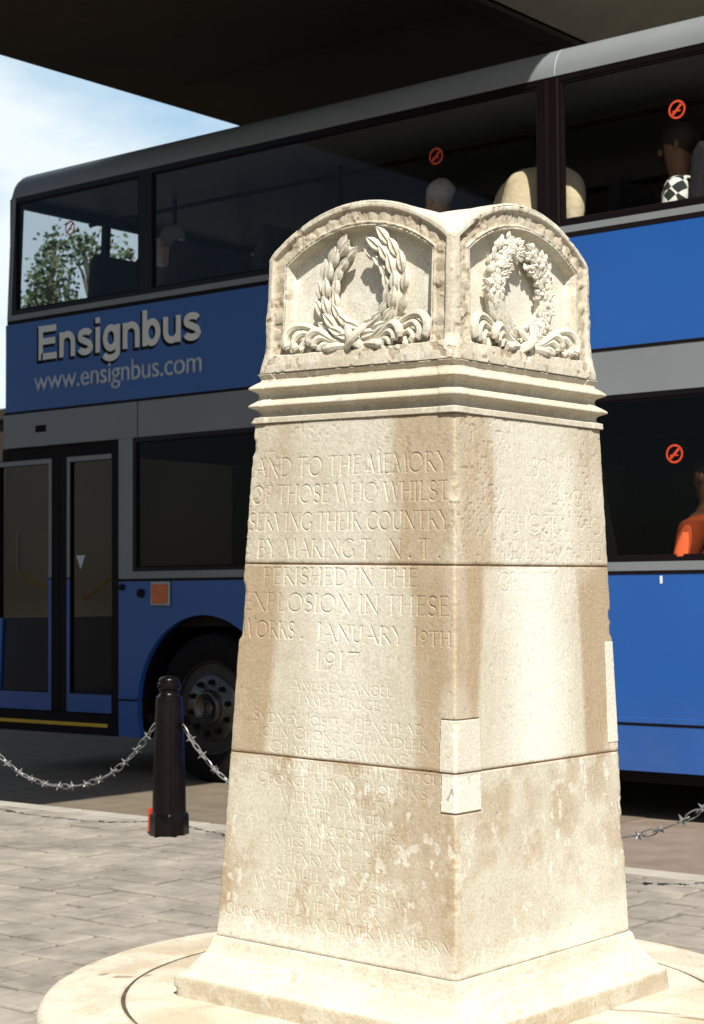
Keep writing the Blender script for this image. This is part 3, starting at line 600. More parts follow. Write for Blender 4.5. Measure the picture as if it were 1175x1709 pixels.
# ------------------------------------------------------------------ ground
g = MB().add([(-400, -400, -.012), (400, -400, -.012), (400, 400, -.012), (-400, 400, -.012)], [(0, 1, 2, 3)]); struct(g.build('ground', 'tarmac'))
g = MB().box(-60, 60, 6.52, 13.5, -.01, 0.0); struct(g.build('road', 'redtar'))
g = MB().box(-60, -4.75, 6.521, 13.52, -.008, .004); struct(g.build('road_patch', 'tarmac'))
g = MB().box(-16, 10, -7, 6.059, -.01, .082); struct(g.build('pavement_bed', 'joint'))
g = MB().box(-16, 10, 6.02, 6.0595, .083, .0965); struct(g.build('pavement_edge_joint', 'cobble'))
kb = MB()
x = -16.0
while x < 10: kb.box(x, x+.905, 6.06, 6.19, -.01, .098+random.uniform(-.002, .002)); x += .915
struct(kb.build('kerb', 'kerb', bevel=.008))
def setts(name, x0, x1, y0, y1, rw, ln, z, mname, jit=.004, gap=.012, hole=None):
    mb = MB(); y = y0; row = 0
    while y < y1-.02:
        x = x0-random.uniform(0, ln); h = rw
        while x < x1:
            w = ln*random.uniform(.9, 1.14); cx, cy = x+w/2, y+h/2
            if not (hole and math.hypot(cx-hole[0], cy-hole[1]) < hole[2]):
                g2 = gap/2; zz = z+random.uniform(-jit, jit); tx, ty = random.uniform(-jit, jit)*.6, random.uniform(-jit, jit)*.6; iv = .016
                q = [(x+g2+random.uniform(0, .006), y+g2+random.uniform(0, .005)), (x+w-g2-random.uniform(0, .006), y+g2+random.uniform(0, .005)), (x+w-g2-random.uniform(0, .006), y+h-g2-random.uniform(0, .005)), (x+g2+random.uniform(0, .006), y+h-g2-random.uniform(0, .005))]
                mid = [(px+(cx-px)*.03, py+(cy-py)*.03) for px, py in q]; inn = [(px+(cx-px)*.09, py+(cy-py)*.09) for px, py in q]
                hz_ = lambda px, py: zz+tx*(px-cx)/w*2+ty*(py-cy)/h*2
                vs = [(px, py, z-.035) for px, py in q]+[(px, py, hz_(px, py)-.007) for px, py in q]+[(px, py, hz_(px, py)-.0015) for px, py in mid]+[(px, py, hz_(px, py)) for px, py in inn]
                fs = [(a*4+k, a*4+(k+1) % 4, a*4+4+(k+1) % 4, a*4+4+k) for a in range(3) for k in range(4)]+[(12, 13, 14, 15)]
                mb.add(vs, fs)
            x += w
        y += h; row += 1
    o = mb.build(name, mname, fix=False); struct(o); return o
setts('paving_setts', -12, 3, .943, 6.058, .165, .205, .1, 'sett', .003, .014, hole=(MP.x, MP.y, .80))
setts('road_edge_setts', -12, 3, 6.20, 6.52, .107, .16, .012, 'cobble', .006, .010)

# ------------------------------------------------------------------ viaduct overhead
via = empty('road_viaduct', (-7.5, 16, 0), 'dark concrete road viaduct passing over the blue bus', 'bridge')
Y0, Y1 = -24.0, 70.0
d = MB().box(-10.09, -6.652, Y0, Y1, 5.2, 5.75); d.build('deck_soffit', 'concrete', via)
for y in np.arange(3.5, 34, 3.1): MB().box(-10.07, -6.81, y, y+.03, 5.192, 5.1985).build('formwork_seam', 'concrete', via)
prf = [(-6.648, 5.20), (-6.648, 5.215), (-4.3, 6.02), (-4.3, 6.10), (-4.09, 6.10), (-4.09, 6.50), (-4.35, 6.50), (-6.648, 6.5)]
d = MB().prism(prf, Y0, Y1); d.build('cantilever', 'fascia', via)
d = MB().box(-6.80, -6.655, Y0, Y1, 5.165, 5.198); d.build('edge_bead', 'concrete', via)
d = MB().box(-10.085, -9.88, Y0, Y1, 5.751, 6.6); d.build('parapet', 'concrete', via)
for y in (19.0, 44.0):
    d = MB().box(-9.9, -6.9, y, y+1.2, -.01, 5.199); d.build('pier', 'concrete', via, bevel=.06)
# retaining wall across the road
wl = MB().box(-46, 12, 14.2, 14.7, -.01, 3.4).box(-46.05, 12.05, 14.12, 14.78, 3.4, 3.55)
for x in np.arange(-44, 12, 3.2): wl.box(x, x+.4, 14.08, 14.2, -.01, 3.39)
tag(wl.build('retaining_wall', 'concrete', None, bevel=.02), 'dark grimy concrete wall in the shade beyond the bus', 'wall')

bb = empty('added_dark_building', (-12.9, 17, 0), 'plain dark building added to block the sky behind the bus windows', 'building')  # added mass, shaped to keep bright sky out of the bus windows
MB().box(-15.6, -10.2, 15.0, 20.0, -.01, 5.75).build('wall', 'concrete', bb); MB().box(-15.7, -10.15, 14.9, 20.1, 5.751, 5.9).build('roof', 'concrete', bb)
for x in (-14.9, -13.2, -11.5): MB().box(x, x+.8, 14.96, 15.0, 3.6, 4.9).build('window', 'gloss_black', bb)

# ------------------------------------------------------------------ bus
bus = empty('double_decker_bus', (-4.4, 9.36, 0), 'blue and silver double decker bus parked beneath the viaduct', 'bus')
YS, YF, XE = 8.12, 10.60, 1.3
def XF(z): return -9.96+.21*max(0, (z-.3))/3.9
def near(name, m, x0, x1, z0, z1, y=YS, t=.05, **k): return MB().box(x0, x1, y, y+t, z0, z1).build(name, m, bus, **k)
def archpts(cx, r, z0, zc=.47, n=28):
    a0 = math.asin((z0-zc)/r); a = [math.pi-a0-(math.pi-2*a0)*i/n for i in range(n+1)]
    return [(cx+r*math.cos(t), zc+r*math.sin(t)) for t in a]
for nm, yy, t in (('lower_side_panel', YS, .04), ('offside_lower_panel', YF-.04, .04)):
    pts = [(-8.655 if yy == YS else -9.9, .264)]+archpts(-7.87, .605, .264)+archpts(-1.95, .605, .264)+[(XE, .264), (XE, 1.296), (-8.655 if yy == YS else -9.9, 1.296)]
    MB().prism(pts, yy, yy+t).build(nm, 'blue', bus)
for a, b_ in ((-8.655, -8.475), (-7.262, -2.56)):
    MB().box(a, b_, YS-.006, YS-.0005, .515, .545).build('rub_rail', 'blue', bus, bevel=.002)
    MB().box(a, b_, YS-.002, YS-.0004, .502, .513).build('rub_rail_gasket', 'black', bus)
near('trim_gasket', 'black', -8.655, XE, 1.297, 1.313, YS-.004)
near('window_trim', 'grey', -8.52, XE, 1.314, 1.361, YS-.002)
near('door_pillar', 'grey', -8.655, -8.521, 1.314, 2.254)
near('middle_band', 'grey', XF(2.4), XE, 2.255, 2.494)
MB().box(-8.474, -8.468, YS-.0015, YS, 2.255, 2.494).build('panel_seam', 'black', bus)
near('band_gasket', 'black', XF(2.5), XE, 2.495, 2.511, YS-.003)
near('upper_side_panel', 'blue', XF(2.8), XE, 2.512, 3.140)
near('upper_gasket', 'black', XF(3.15), XE, 3.141, 3.166, YS-.003)
near('upper_sill', 'grey', XF(3.18), XE, 3.167, 3.204, YS-.005)
# window surrounds with holes, drawn as bars
def surround(name, x0, x1, z0, z1, holes, y=YS, t=.045):
    mb = MB(); hs = sorted(holes); zlo = min(h[2] for h in hs); zhi = max(h[3] for h in hs)
    mb.box(x0, x1, y, y+t, z0, zlo).box(x0, x1, y, y+t, zhi, z1); xs = x0
    for h in hs: mb.box(xs, h[0], y, y+t, zlo+.0001, zhi-.0001); xs = h[1]
    mb.box(xs, x1, y, y+t, zlo+.0001, zhi-.0001)
    return mb.build(name, 'gloss_black', bus)
UP = [(-9.715, -8.46, 3.235, 4.012), (-8.335, -5.285, 3.235, 4.012), (-5.135, -2.60, 3.235, 4.012), (-2.48, .2, 3.235, 4.012)]
LO = [(-8.49, -6.30, 1.385, 2.225), (-6.20, -3.60, 1.385, 2.225), (-3.50, -1.30, 1.385, 2.225), (-1.2, .9, 1.385, 2.225)]
surround('upper_window_surround', XF(3.6)+.0, XE, 3.205, 4.046, UP)
surround('lower_window_surround', -8.520, XE, 1.362, 2.254, LO)
surround('offside_upper_surround', XF(3.6), XE, 3.205, 4.046, UP, YF-.045)
surround('offside_lower_surround', -9.9, XE, 1.297, 2.254, LO, YF-.045)
near('offside_upper_panel', 'blue', XF(2.8), XE, 2.255, 3.204, YF-.04, .04)
for i, h in enumerate(UP+LO):
    wn = MB().box(h[0]+.002, h[1]-.002, YS+.012, YS+.018, h[2]+.002, h[3]-.002).build('window_pane', ('glassview' if i in (1, 2) else 'glass') if i < 4 else ('glassmid' if i == 5 else 'glassdark'), bus)
    fr = MB(); e = .012
    fr.box(h[0], h[1], YS+.004, YS+.03, h[2], h[2]+e).box(h[0], h[1], YS+.004, YS+.03, h[3]-e, h[3]).box(h[0], h[0]+e, YS+.004, YS+.03, h[2]+e, h[3]-e).box(h[1]-e, h[1], YS+.004, YS+.03, h[2]+e, h[3]-e)
    f_ = fr.build('window_rubber', 'black', wn)
    MB().box(h[0]+.002, h[1]-.002, YF-.018, YF-.012, h[2]+.002, h[3]-.002).build('offside_pane', 'glassclear' if i < 4 else 'glassdark', bus)
MB().box(-5.236, -5.212, YS-.006, YS-.0005, 3.22, 4.03).build('pillar_trim', 'black', bus)
MB().box(-5.158, -5.148, YS-.007, YS-.0005, 3.22, 4.03).build('pillar_trim', 'inside', bus)
# roof with curved cove, front corner rounded
prof = [(YS-.003, 4.047), (YS-.001, 4.09), (YS+.012, 4.135), (YS+.035, 4.175), (YS+.075, 4.212), (YS+.16, 4.245), (YS+.4, 4.275), (9.36, 4.30)]
prof = prof+[(18.72-y, z) for y, z in prof[-2::-1]]
rf = MB(); n = len(prof)
xs = [(-9.765, .72, -.05), (-9.755, .90, -.02), (-9.735, .97, -.006), (-9.70, 1, 0), (-5.17, 1, 0), (-5.16, 1, 0), (XE, 1, 0)]
vs = []
for X_, k, dz in xs:
    for y, z in prof: vs.append((X_, 9.36+(y-9.36)*(1 if z < 4.05 else (1-.03*(1-k))), 4.047+(z-4.047)*k))
fs = [(i*n+k, i*n+k+1, (i+1)*n+k+1, (i+1)*n+k) for i in range(len(xs)-1) for k in range(n-1)]
fs += [tuple(range(n-1, -1, -1)), tuple((len(xs)-1)*n+k for k in range(n))]; fs += [(i*n, (i+1)*n, (i+1)*n+n-1, i*n+n-1) for i in range(len(xs)-1)]
rf.add(vs, fs); rf.build('roof', 'grey', bus, smooth=True)
sm = MB(); vs = [(x_, (y-9.36)*1.0012+9.36, z+.0015) for x_ in (-5.170, -5.165) for y, z in prof[:8]]
sm.add(vs, [(i, i+1, 9+i, 8+i) for i in range(7)]); sm.build('roof_seam', 'letter2', bus)
# cabin
cb = MB(); cb.box(-9.70, XE-.01, YS+.06, YF-.06, 2.28, 2.42).box(-9.70, XE-.01, YS+.05, YF-.05, 4.05, 4.075)
cb.box(-9.68, XE-.01, YS+.06, YF-.06, .36, .42).box(XE-.06, XE-.01, YS+.05, YF-.05, .3, 4.04)
cb.box(-9.7, XE-.1, YF-.11, YF-.06, 2.43, 3.19).box(-9.7, XE-.1, YS+.06, YS+.10, 2.43, 3.19).box(-9.6, XE-.1, YF-.11, YF-.06, .43, 1.28).box(-8.4, XE-.1, YS+.06, YS+.10, 1.0, 1.28)
cb.build('cabin_lining', 'inside', bus)
for x in np.arange(-8.9, 1, 1.55): MB().tube([(x, 8.9, 2.43), (x, 8.9, 4.05)], .016, 8).build('grab_pole', 'inside', bus, smooth=True)
MB().tube([(-9.6, 8.72, 3.93), (.9, 8.72, 3.93)], .016, 8).build('ceiling_rail', 'inside', bus, smooth=True)
# front: raked face, upper windscreen split by a mullion
def frontbox(name, m, y0, y1, z0, z1, t=.05, out=0):
    a, b_ = XF(z0)-out, XF(z1)-out
    return MB().add([(a, y0, z0), (a+t, y0, z0), (a+t, y1, z0), (a, y1, z0), (b_, y0, z1), (b_+t, y0, z1), (b_+t, y1, z1), (b_, y1, z1)],
                    [(0, 3, 2, 1), (4, 5, 6, 7), (0, 1, 5, 4), (1, 2, 6, 5), (2, 3, 7, 6), (3, 0, 4, 7)]).build(name, m, bus)
frontbox('front_lower_panel', 'blue', YS+.01, YF-.01, .30, 1.05); frontbox('front_middle_panel', 'blue', YS+.01, YF-.01, 2.52, 3.2)
frontbox('front_header', 'gloss_black', YS+.01, YF-.01, 3.985, 4.045)
frontbox('destination_band', 'gloss_black', YS+.01, YF-.01, 2.26, 2.515)
for a, b_ in ((YS+.0, YS+.07), (8.985, 9.035), (YF-.07, YF-.01)): frontbox('windscreen_post', 'black', a, b_, 3.205, 3.983)
frontbox('front_corner_post', 'grey', YS-.003, YS+.012, 3.205, 4.045, .045, .003)
frontbox('upper_windscreen', 'glassclear', YS+.071, 8.984, 3.205, 3.983, .006, -.02); frontbox('upper_windscreen', 'glassclear', 9.036, YF-.071, 3.205, 3.983, .006, -.02)
frontbox('lower_windscreen', 'glass', YS+.02, YF-.02, 1.055, 2.255, .006, -.02)
# folding doors
ds = MB().box(-9.90, -8.656, YS+.035, YS+.055, 2.168, 2.254); ds.build('door_header', 'black', bus)
near('door_edge', 'black', -8.70, -8.656, .29, 2.2535, YS+.004)
near('door_sill', 'black', -9.93, -8.656, .262, .405, YS+.002)
near('step_edge', 'yellow', -9.93, -8.765, .317, .341, YS-.004, .03, bevel=.003)
for x0, x1, edge in ((-9.93, -9.262, 'r'), (-9.255, -8.702, 'l')):
    dr = empty('door', ((x0+x1)/2, YS, .4), '', ''); del dr['label']; del dr['category']; dr.parent = bus; dr.matrix_parent_inverse = Matrix.Identity(4); dr.location = Vector(((x0+x1)/2, YS, .4))-bus.location
    f_ = MB(); y0, y1 = YS+.010, YS+.05
    gx0, gx1 = (x0+.03, x1-.105) if edge == 'r' else (x0+.105, x1-.03)
    f_.box(x0, gx0, y0, y1, .41, 2.165).box(gx1, x1, y0, y1, .41, 2.165).box(gx0, gx1, y0, y1, 2.125, 2.165).box(gx0, gx1, y0, y1, .41, .54)
    f_.build('door_frame', 'black', dr)
    MB().box(gx0, gx1, YS+.026, YS+.031, .54, 2.125).build('door_glass', 'glassmid', dr)
    st = MB(); yy0, yy1 = YS+.005, YS+.0095; sx = (gx1, gx1+.028) if edge == 'r' else (gx0-.028, gx0)
    st.box(min(sx[0], gx0), max(sx[1], gx1), yy0, yy1, 2.127, 2.160).box(sx[0], sx[1], yy0, yy1, 1.33, 2.126); st.build('door_trim', 'grey', dr)
    st = MB().box(sx[0], sx[1], yy0, yy1, .412, 1.318).box(gx0, gx1, yy0, yy1, .412, .535); st.build('door_kick_panel', 'blue', dr)
    hx = (-9.80, 1.37, -9.39, 1.21) if edge == 'r' else (-8.775, 1.36, -9.11, 1.18)
    MB().tube([(hx[0], YS+.10, hx[1]), (hx[2], YS+.10, hx[3])], .014, 8).build('handrail', 'yellow', dr, smooth=True)
    MB().tube([(hx[0], YS+.10, hx[1]), (hx[0], YS+.10, 1.65)], .010, 8).build('pull_bar', 'chrome', dr, smooth=True)
MB().add([(-9.10, YS+.022, 1.48), (-9.01, YS+.022, 1.48), (-9.055, YS+.022, 1.385)], [(0, 1, 2)]).build('door_notice', 'letter2', bus)
# lamps and small discs
lm = MB().box(-8.336, -8.161, YS-.018, YS-.0005, 1.131, 1.295); lb = lm.build('lamp_bezel', 'chrome', bus, bevel=.008)
MB().box(-8.318, -8.179, YS-.026, YS-.0182, 1.152, 1.275).build('indicator_lens', 'amber', lb, bevel=.006)
for x, z, r in ((-8.437, 1.216, .030), (-8.617, 1.258, .022)): MB().lathe([(r, 0), (r, .012), (r*.7, .014)], (x, YS-.014, z), 'y', 20).build('fuel_cap', 'black', bus, smooth=True)
MB().box(-9.50, -9.39, YS-.003, YS-.0006, 2.352, 2.400).build('makers_badge', 'inside', bus)
MB().box(-4.56, -4.545, YS-.001, YS-.0004, 1.245, 1.285).build('paint_scratch', 'white', bus)
# wheel arches, wheels
def wheel(cx):
    wh = empty('wheel', (cx, YS, .47), '', ''); del wh['label']; del wh['category']; wh.parent = bus; wh.location = Vector((cx, YS, .47))-bus.location
    c = (cx, YS+.0, .48)
    MB().lathe([(.30, .30), (.46, .30), (.480, .27), (.484, .16), (.478, .07), (.455, .045), (.38, .035), (.315, .05), (.296, .06), (.296, .30)], c, 'y', 64).build('tyre', 'tyre', wh, smooth=True)
    MB().lathe([(.30, .062), (.303, .052), (.296, .046), (.286, .050), (.276, .085), (.262, .15), (.240, .16), (.226, .12), (.219, .075), (.219, .20)], c, 'y', 64).build('rim', 'rimdark', wh, smooth=True)
    MB().lathe([(.2185, .20), (.2185, .065), (.213, .055), (.205, .050), (.128, .040), (.118, .034), (.112, .012), (.104, -.004), (.096, -.006), (.090, .004), (.078, .035), (.060, .045), (.052, .040), (.046, .012), (.040, .008), (.034, .012), (.031, .030), (.001, .032)], c, 'y', 64).build('hub', 'rim', wh, smooth=True)
    for k in range(10):
        nt_ = MB(); a = 2*math.pi*(k+.3)/10; x_, z_ = cx+.166*math.cos(a), .48+.166*math.sin(a)
        nt_.lathe([(.021, .045), (.021, .034), (.016, .033), (.016, .012), (.011, .008)], (x_, YS, z_), 'y', 6)
        nt_.build('wheel_nut', 'tyre', wh)
    ar = MB(); q = archpts(cx, .605, .264); q2 = archpts(cx, .640, .264, n=28); m_ = len(q)
    ar.add([(a, YS+.041, b_) for a, b_ in q]+[(a, YS+.46, b_) for a, b_ in q], [(i, i+1, m_+i+1, m_+i) for i in range(m_-1)]+[tuple(m_+i for i in range(m_))]); ar.build('wheel_arch', 'black', bus)
wheel(-7.85); wheel(-1.95)
ub = MB().box(-7.1, -2.7, 8.5, 10.3, .30, .355).box(-8.6, -8.5, 8.2, 10.4, .30, .355).box(-6.9, -3.0, 8.17, 8.19, .20, .30); ub.build('underframe', 'black', bus)
# lettering
def text(body, name, m, x0, x1, z0, h, off, y, sx=None, depth=.002, dx=0, dz=0):
    c = bpy.data.curves.new(name, 'FONT'); c.body = body; c.size = 1; c.offset = off; c.extrude = 0; c.space_character = .96
    o = bpy.data.objects.new(name, c); S.collection.objects.link(o); dg = bpy.context.evaluated_depsgraph_get()
    me = bpy.data.meshes.new_from_object(o.evaluated_get(dg)); bpy.data.objects.remove(o)
    co = np.zeros(len(me.vertices)*3, np.float32); me.vertices.foreach_get('co', co); co = co.reshape(-1, 3)
    a, b_ = co[:, 0].min(), co[:, 0].max(); k = (x1-x0)/(b_-a); kz = h
    L = bus.location; out = np.zeros_like(co); out[:, 0] = x0+(co[:, 0]-a)*k-L.x+dx; out[:, 2] = z0+co[:, 1]*kz-L.z+dz; out[:, 1] = y-L.y
    me.vertices.foreach_set('co', out.reshape(-1)); me.update(); me.materials.append(M[m])
    o = bpy.data.objects.new(name, me); S.collection.objects.link(o); o.parent = bus
    s_ = o.modifiers.new('thick', 'SOLIDIFY'); s_.thickness = depth; s_.offset = 0; return o
XH, SW = .73, .205
BOLD = {'E': (.66, [[(.085, 0), (.085, 1)], [(.1, .904), (.64, .904)], [(.1, .54), (.60, .54)], [(.1, .096), (.66, .096)]]),
 'n': (.56, [[(.08, 0), (.08, XH)], [(.10, .40), *arc(.28, .42, .20, .235, 170, 0, 10), (.48, 0)]]),
 's': (.52, [[*arc(.26, .545, .18, .115, 12, 180, 9)[::1], *arc(.24, .53, .16, .12, 190, 250, 4), *arc(.28, .21, .16, .14, 70, 0, 5), *arc(.26, .19, .19, .12, 0, -172, 9)]]),
 'i': (.17, [[(.085, 0), (.085, XH)], [(.085, .84), (.085, 1)]]),
 'g': (.58, [[arc(.27, .37, .19, .29, 0, 360, 22)][0], [(.50, XH), (.50, -.02), *arc(.27, -.04, .23, .16, 0, -165, 10)]]),
 'b': (.58, [[(.08, 0), (.08, 1)], [arc(.31, .365, .19, .29, 0, 360, 22)][0]]),
 'u': (.56, [[(.08, XH), (.08, .30), *arc(.28, .31, .20, .235, 190, 350, 10)], [(.48, XH), (.48, 0)]])}
def bold(body, name, m, x0, x1, z0, h, y, grow=0.0, dx=0, dz=0, thick=.0006):
    w = sum(BOLD[c][0] for c in body)+.085*(len(body)-1); k = (x1-x0)/w; pos = 0; mb = MB(); n_ = 0
    for ch in body:
        gw, st = BOLD[ch]
        for pl in st:
            q = [Vector((x0+(pos+a)*k, z0+b_*h)) for a, b_ in pl]; n_ += 1; yy = y-.00012*(n_ % 3); closed = (q[0]-q[-1]).length < 1e-4
            hwid = (SW*.5*h*.92+grow); vs = []
            if grow and not closed: q[0] += (q[0]-q[1]).normalized()*grow; q[-1] += (q[-1]-q[-2]).normalized()*grow
            N = len(q)
            for i in range(N):
                a = q[i-1] if i > 0 else (q[-2] if closed else q[0]); b_ = q[i+1] if i < N-1 else (q[1] if closed else q[-1])
                d0 = (q[i]-a).normalized() if (q[i]-a).length > 1e-9 else None; d1 = (b_-q[i]).normalized() if (b_-q[i]).length > 1e-9 else None
                d0 = d0 or d1; d1 = d1 or d0; t = (d0+d1).normalized(); nn = Vector((-t.y, t.x)); mi = min(1.35, 1/max(.3, t.dot(d0)))
                for s_ in (1, -1): p = q[i]+nn*hwid*mi*s_; vs.append((p.x+dx, yy, p.y+dz))
            mb.add(vs, [(2*i, 2*i+1, 2*i+3, 2*i+2) for i in range(N-1)])
        pos += gw+.085
    return mb.build(name, m, bus, fix=False)
bold('Ensignbus', 'fleet_name_shadow', 'black', -9.470, -7.886, 2.857, .240, YS-.0012, grow=.006, dx=-.014, dz=-.016)
bold('Ensignbus', 'fleet_name', 'letter', -9.470, -7.886, 2.857, .240, YS-.0018)
text('www.ensignbus.com', 'web_address', 'letter2', -9.515, -7.876, 2.645, .205, .006, YS-.003)
# no smoking stickers
def sticker(x, z, r=.05):
    y = YS+.010; mb = MB()
    def annulus(cx, cz, a, b_, n=28):
        base = len(mb.v); mb.add([(cx+rr*math.cos(2*math.pi*k/n), y, cz+rr*math.sin(2*math.pi*k/n)) for rr in (a, b_) for k in range(n)], [(k, (k+1) % n, n+(k+1) % n, n+k) for k in range(n)])
    annulus(x, z, r*.78, r); s_ = r*.6
    mb.add([(x-s_-.005, y, z-s_+.005), (x-s_+.005, y, z-s_-.005), (x+s_+.005, y, z+s_-.005), (x+s_-.005, y, z+s_+.005)], [(0, 1, 2, 3)])
    o = mb.build('no_smoking_sticker', 'red', bus)
    s2 = MB().add([(x-.026, y-.0005, z-.012), (x+.022, y-.0005, z-.012), (x+.022, y-.0005, z-.004), (x-.026, y-.0005, z-.004)], [(0, 1, 2, 3)]); s2.build('cigarette_mark', 'red', o)
sticker(-9.154, 3.756); sticker(-5.994, 3.739); sticker(-4.424, 3.728); sticker(-4.469, 1.92)
MB().box(-8.385, -8.30, YS+.25, YS+.252, 3.53, 3.60).build('paper_notice', 'white', bus)
# seats
def seat(x, y, z):
    st = MB(); pts = [(-.20, .38), (.18, .40), (.21, .5), (.26, .95), (.30, 1.12), (.24, 1.17), (.19, 1.10), (.13, .55), (.08, .47), (-.2, .46)]
    return st.prism([(x+a, z+b_) for a, b_ in pts], y-.21, y+.21).build('seat', 'seat', bus, bevel=.03)
for k in range(9):
    x = -9.28+k*.78
    for y in (8.45, 8.88, 9.75, 10.2):
        if not (k == 5 and y < 8.6): seat(x, y, 2.42)
for k in range(6):
    for y in (8.45, 8.9): seat(-6.9+k*.8, y, .75)

# ------------------------------------------------------------------ people inside the bus
def skin_body(name, nodes, edges, m, parent=None, loc=(0, 0, 0), sub=2):
    me = bpy.data.meshes.new(name); me.from_pydata([Vector(n_[0])-Vector(loc) for n_ in nodes], edges, [])
    o = bpy.data.objects.new(name, me); S.collection.objects.link(o)
    s_ = o.modifiers.new('skin', 'SKIN'); s_.use_smooth_shade = True
    for i, n_ in enumerate(nodes): sv = me.skin_vertices[0].data[i]; r = n_[1]; sv.radius = (r, r) if isinstance(r, float) else r; sv.use_root = (i == 0)
    sb = o.modifiers.new('sub', 'SUBSURF'); sb.levels = sub; sb.render_levels = sub
    dg = bpy.context.evaluated_depsgraph_get(); m2 = bpy.data.meshes.new_from_object(o.evaluated_get(dg)); bpy.data.objects.remove(o)
    m2.materials.clear(); m2.materials.append(M[m]); m2.polygons.foreach_set('use_smooth', [True]*len(m2.polygons))
    o = bpy.data.objects.new(name, m2); S.collection.objects.link(o); o.parent = parent
    if parent is None: o.location = loc
    return o
def person(x, y, z, face, label, cloth, hair, skin='skin', turn=0.0, hunch=0.0, head_dx=0, sc=1.0, long=False):
    """seated on a seat whose floor is z; face = -1 looks to -x (forwards)"""
    ca, sa = math.cos(face), math.sin(face); P = lambda a, b_, c_: Vector((x+(a*ca-b_*sa)*sc, y+(a*sa+b_*ca)*sc, z+c_*sc)); Q = lambda o_, a, b_, c_: (o_.x+(a*ca-b_*sa)*sc, o_.y+(a*sa+b_*ca)*sc, o_.z+c_*sc)
    hx = .02+hunch*.18+head_dx; hz_ = 1.16-hunch*.10
    root = empty('person', (x, y, z), label, 'person')
    nodes = [(P(-.08, 0, .50), .13), (P(-.07, 0, .70), .135), (P(-.04+hunch*.06, 0, .90), (.15)), (P(0+hunch*.12, 0, 1.02), .085), (P(hx-.02, 0, hz_-.08), .058), (P(hx, 0, hz_+.03), .078), (P(hx+.005, 0, hz_+.11), .084), (P(hx, 0, hz_+.19), .06),
             (P(0+hunch*.1, .19, .97), .065), (P(.06, .24, .74), .045), (P(.19, .17, .60), .036), (P(.25, .10, .60), .03),
             (P(0+hunch*.1, -.19, .97), .065), (P(.06, -.24, .74), .045), (P(.19, -.17, .60), .036), (P(.25, -.10, .60), .03),
             (P(.12, .11, .52), .085), (P(.36, .12, .53), .065), (P(.38, .12, .12), .045), (P(.48, .12, .04), .035),
             (P(.12, -.11, .52), .085), (P(.36, -.12, .53), .065), (P(.38, -.12, .12), .045), (P(.48, -.12, .04), .035)]
    edges = [(0, 1), (1, 2), (2, 3), (3, 4), (4, 5), (5, 6), (6, 7), (3, 8), (8, 9), (9, 10), (10, 11), (3, 12), (12, 13), (13, 14), (14, 15), (0, 16), (16, 17), (17, 18), (18, 19), (0, 20), (20, 21), (21, 22), (22, 23)]
    body = skin_body('body', nodes, edges, skin, root, (x, y, z))
    cn = [(P(-.08, 0, .49), .15), (P(-.07, 0, .70), .158), (P(-.04+hunch*.06, 0, .90), .185), (P(0+hunch*.12, 0, 1.05), .105), (P(0+hunch*.1, .205, .98), .095), (P(.06, .245, .74), .062), (P(.17, .19, .61), .050), (P(0+hunch*.1, -.205, .98), .095), (P(.06, -.245, .74), .062), (P(.17, -.19, .61), .050)]
    skin_body('top', cn, [(0, 1), (1, 2), (2, 3), (3, 4), (4, 5), (5, 6), (3, 7), (7, 8), (8, 9)], cloth, root, (x, y, z))
    tn = [(P(-.08, 0, .50), .15), (P(.12, .11, .52), .10), (P(.36, .12, .53), .08), (P(.38, .12, .16), .06), (P(.12, -.11, .52), .10), (P(.36, -.12, .53), .08), (P(.38, -.12, .16), .06)]
    skin_body('trousers', tn, [(0, 1), (1, 2), (2, 3), (0, 4), (4, 5), (5, 6)], 'darkcloth', root, (x, y, z))
    H = P(hx, 0, hz_+.10); hb = MB(); hb.blob(Q(H, -.018, 0, .030), (.095*sc, .090*sc, .098*sc), 16, 12, .03)
    hb.build('hair', hair, root, smooth=True)
    fc = MB()
    for s_ in (-1, 1): fc.blob(Q(H, .076, s_*.030, -.012), (.009, .009, .007), 8, 6)
    fc.blob(Q(H, .072, 0, -.070), (.014, .014, .005), 8, 6); fc.build('eyes_and_mouth', 'hairdark', body)
    ns = MB(); ns.blob(Q(H, .086, 0, -.036), (.014, .013, .020), 8, 6)
    for s_ in (-1, 1): ns.blob(Q(H, 0, s_*.083, -.02), (.016, .014, .028), 8, 6)
    ns.build('nose_and_ears', skin, body, smooth=True)
    return root
person(-4.60, 8.50, 2.26, R(205), 'dark haired passenger in black and white checked shirt at upper deck window', 'check', 'hairdark', 'skind', sc=1.10)
person(-5.50, 8.335, 2.50, R(92), 'passenger in plain beige jacket leaning down behind the upper deck pillar', 'beige', 'hairdark', 'skind', hunch=1.4, sc=1.05)
person(-6.17, 8.42, 2.30, R(180), 'grey haired passenger whose head shows above the stone cap', 'darkcloth', 'hairgrey')
person(-8.52, 8.50, 2.36, R(180), 'passenger in grey top at second upper deck window', 'olive', 'olive')
person(-9.22, 8.90, 2.28, R(180), 'dark clothed passenger at the front upper deck window', 'darkcloth', 'hairdark')
person(-4.40, 8.40, .66, R(180), 'passenger in bright orange top at lower deck window', 'orange', 'hairdark', 'skind', sc=.92)

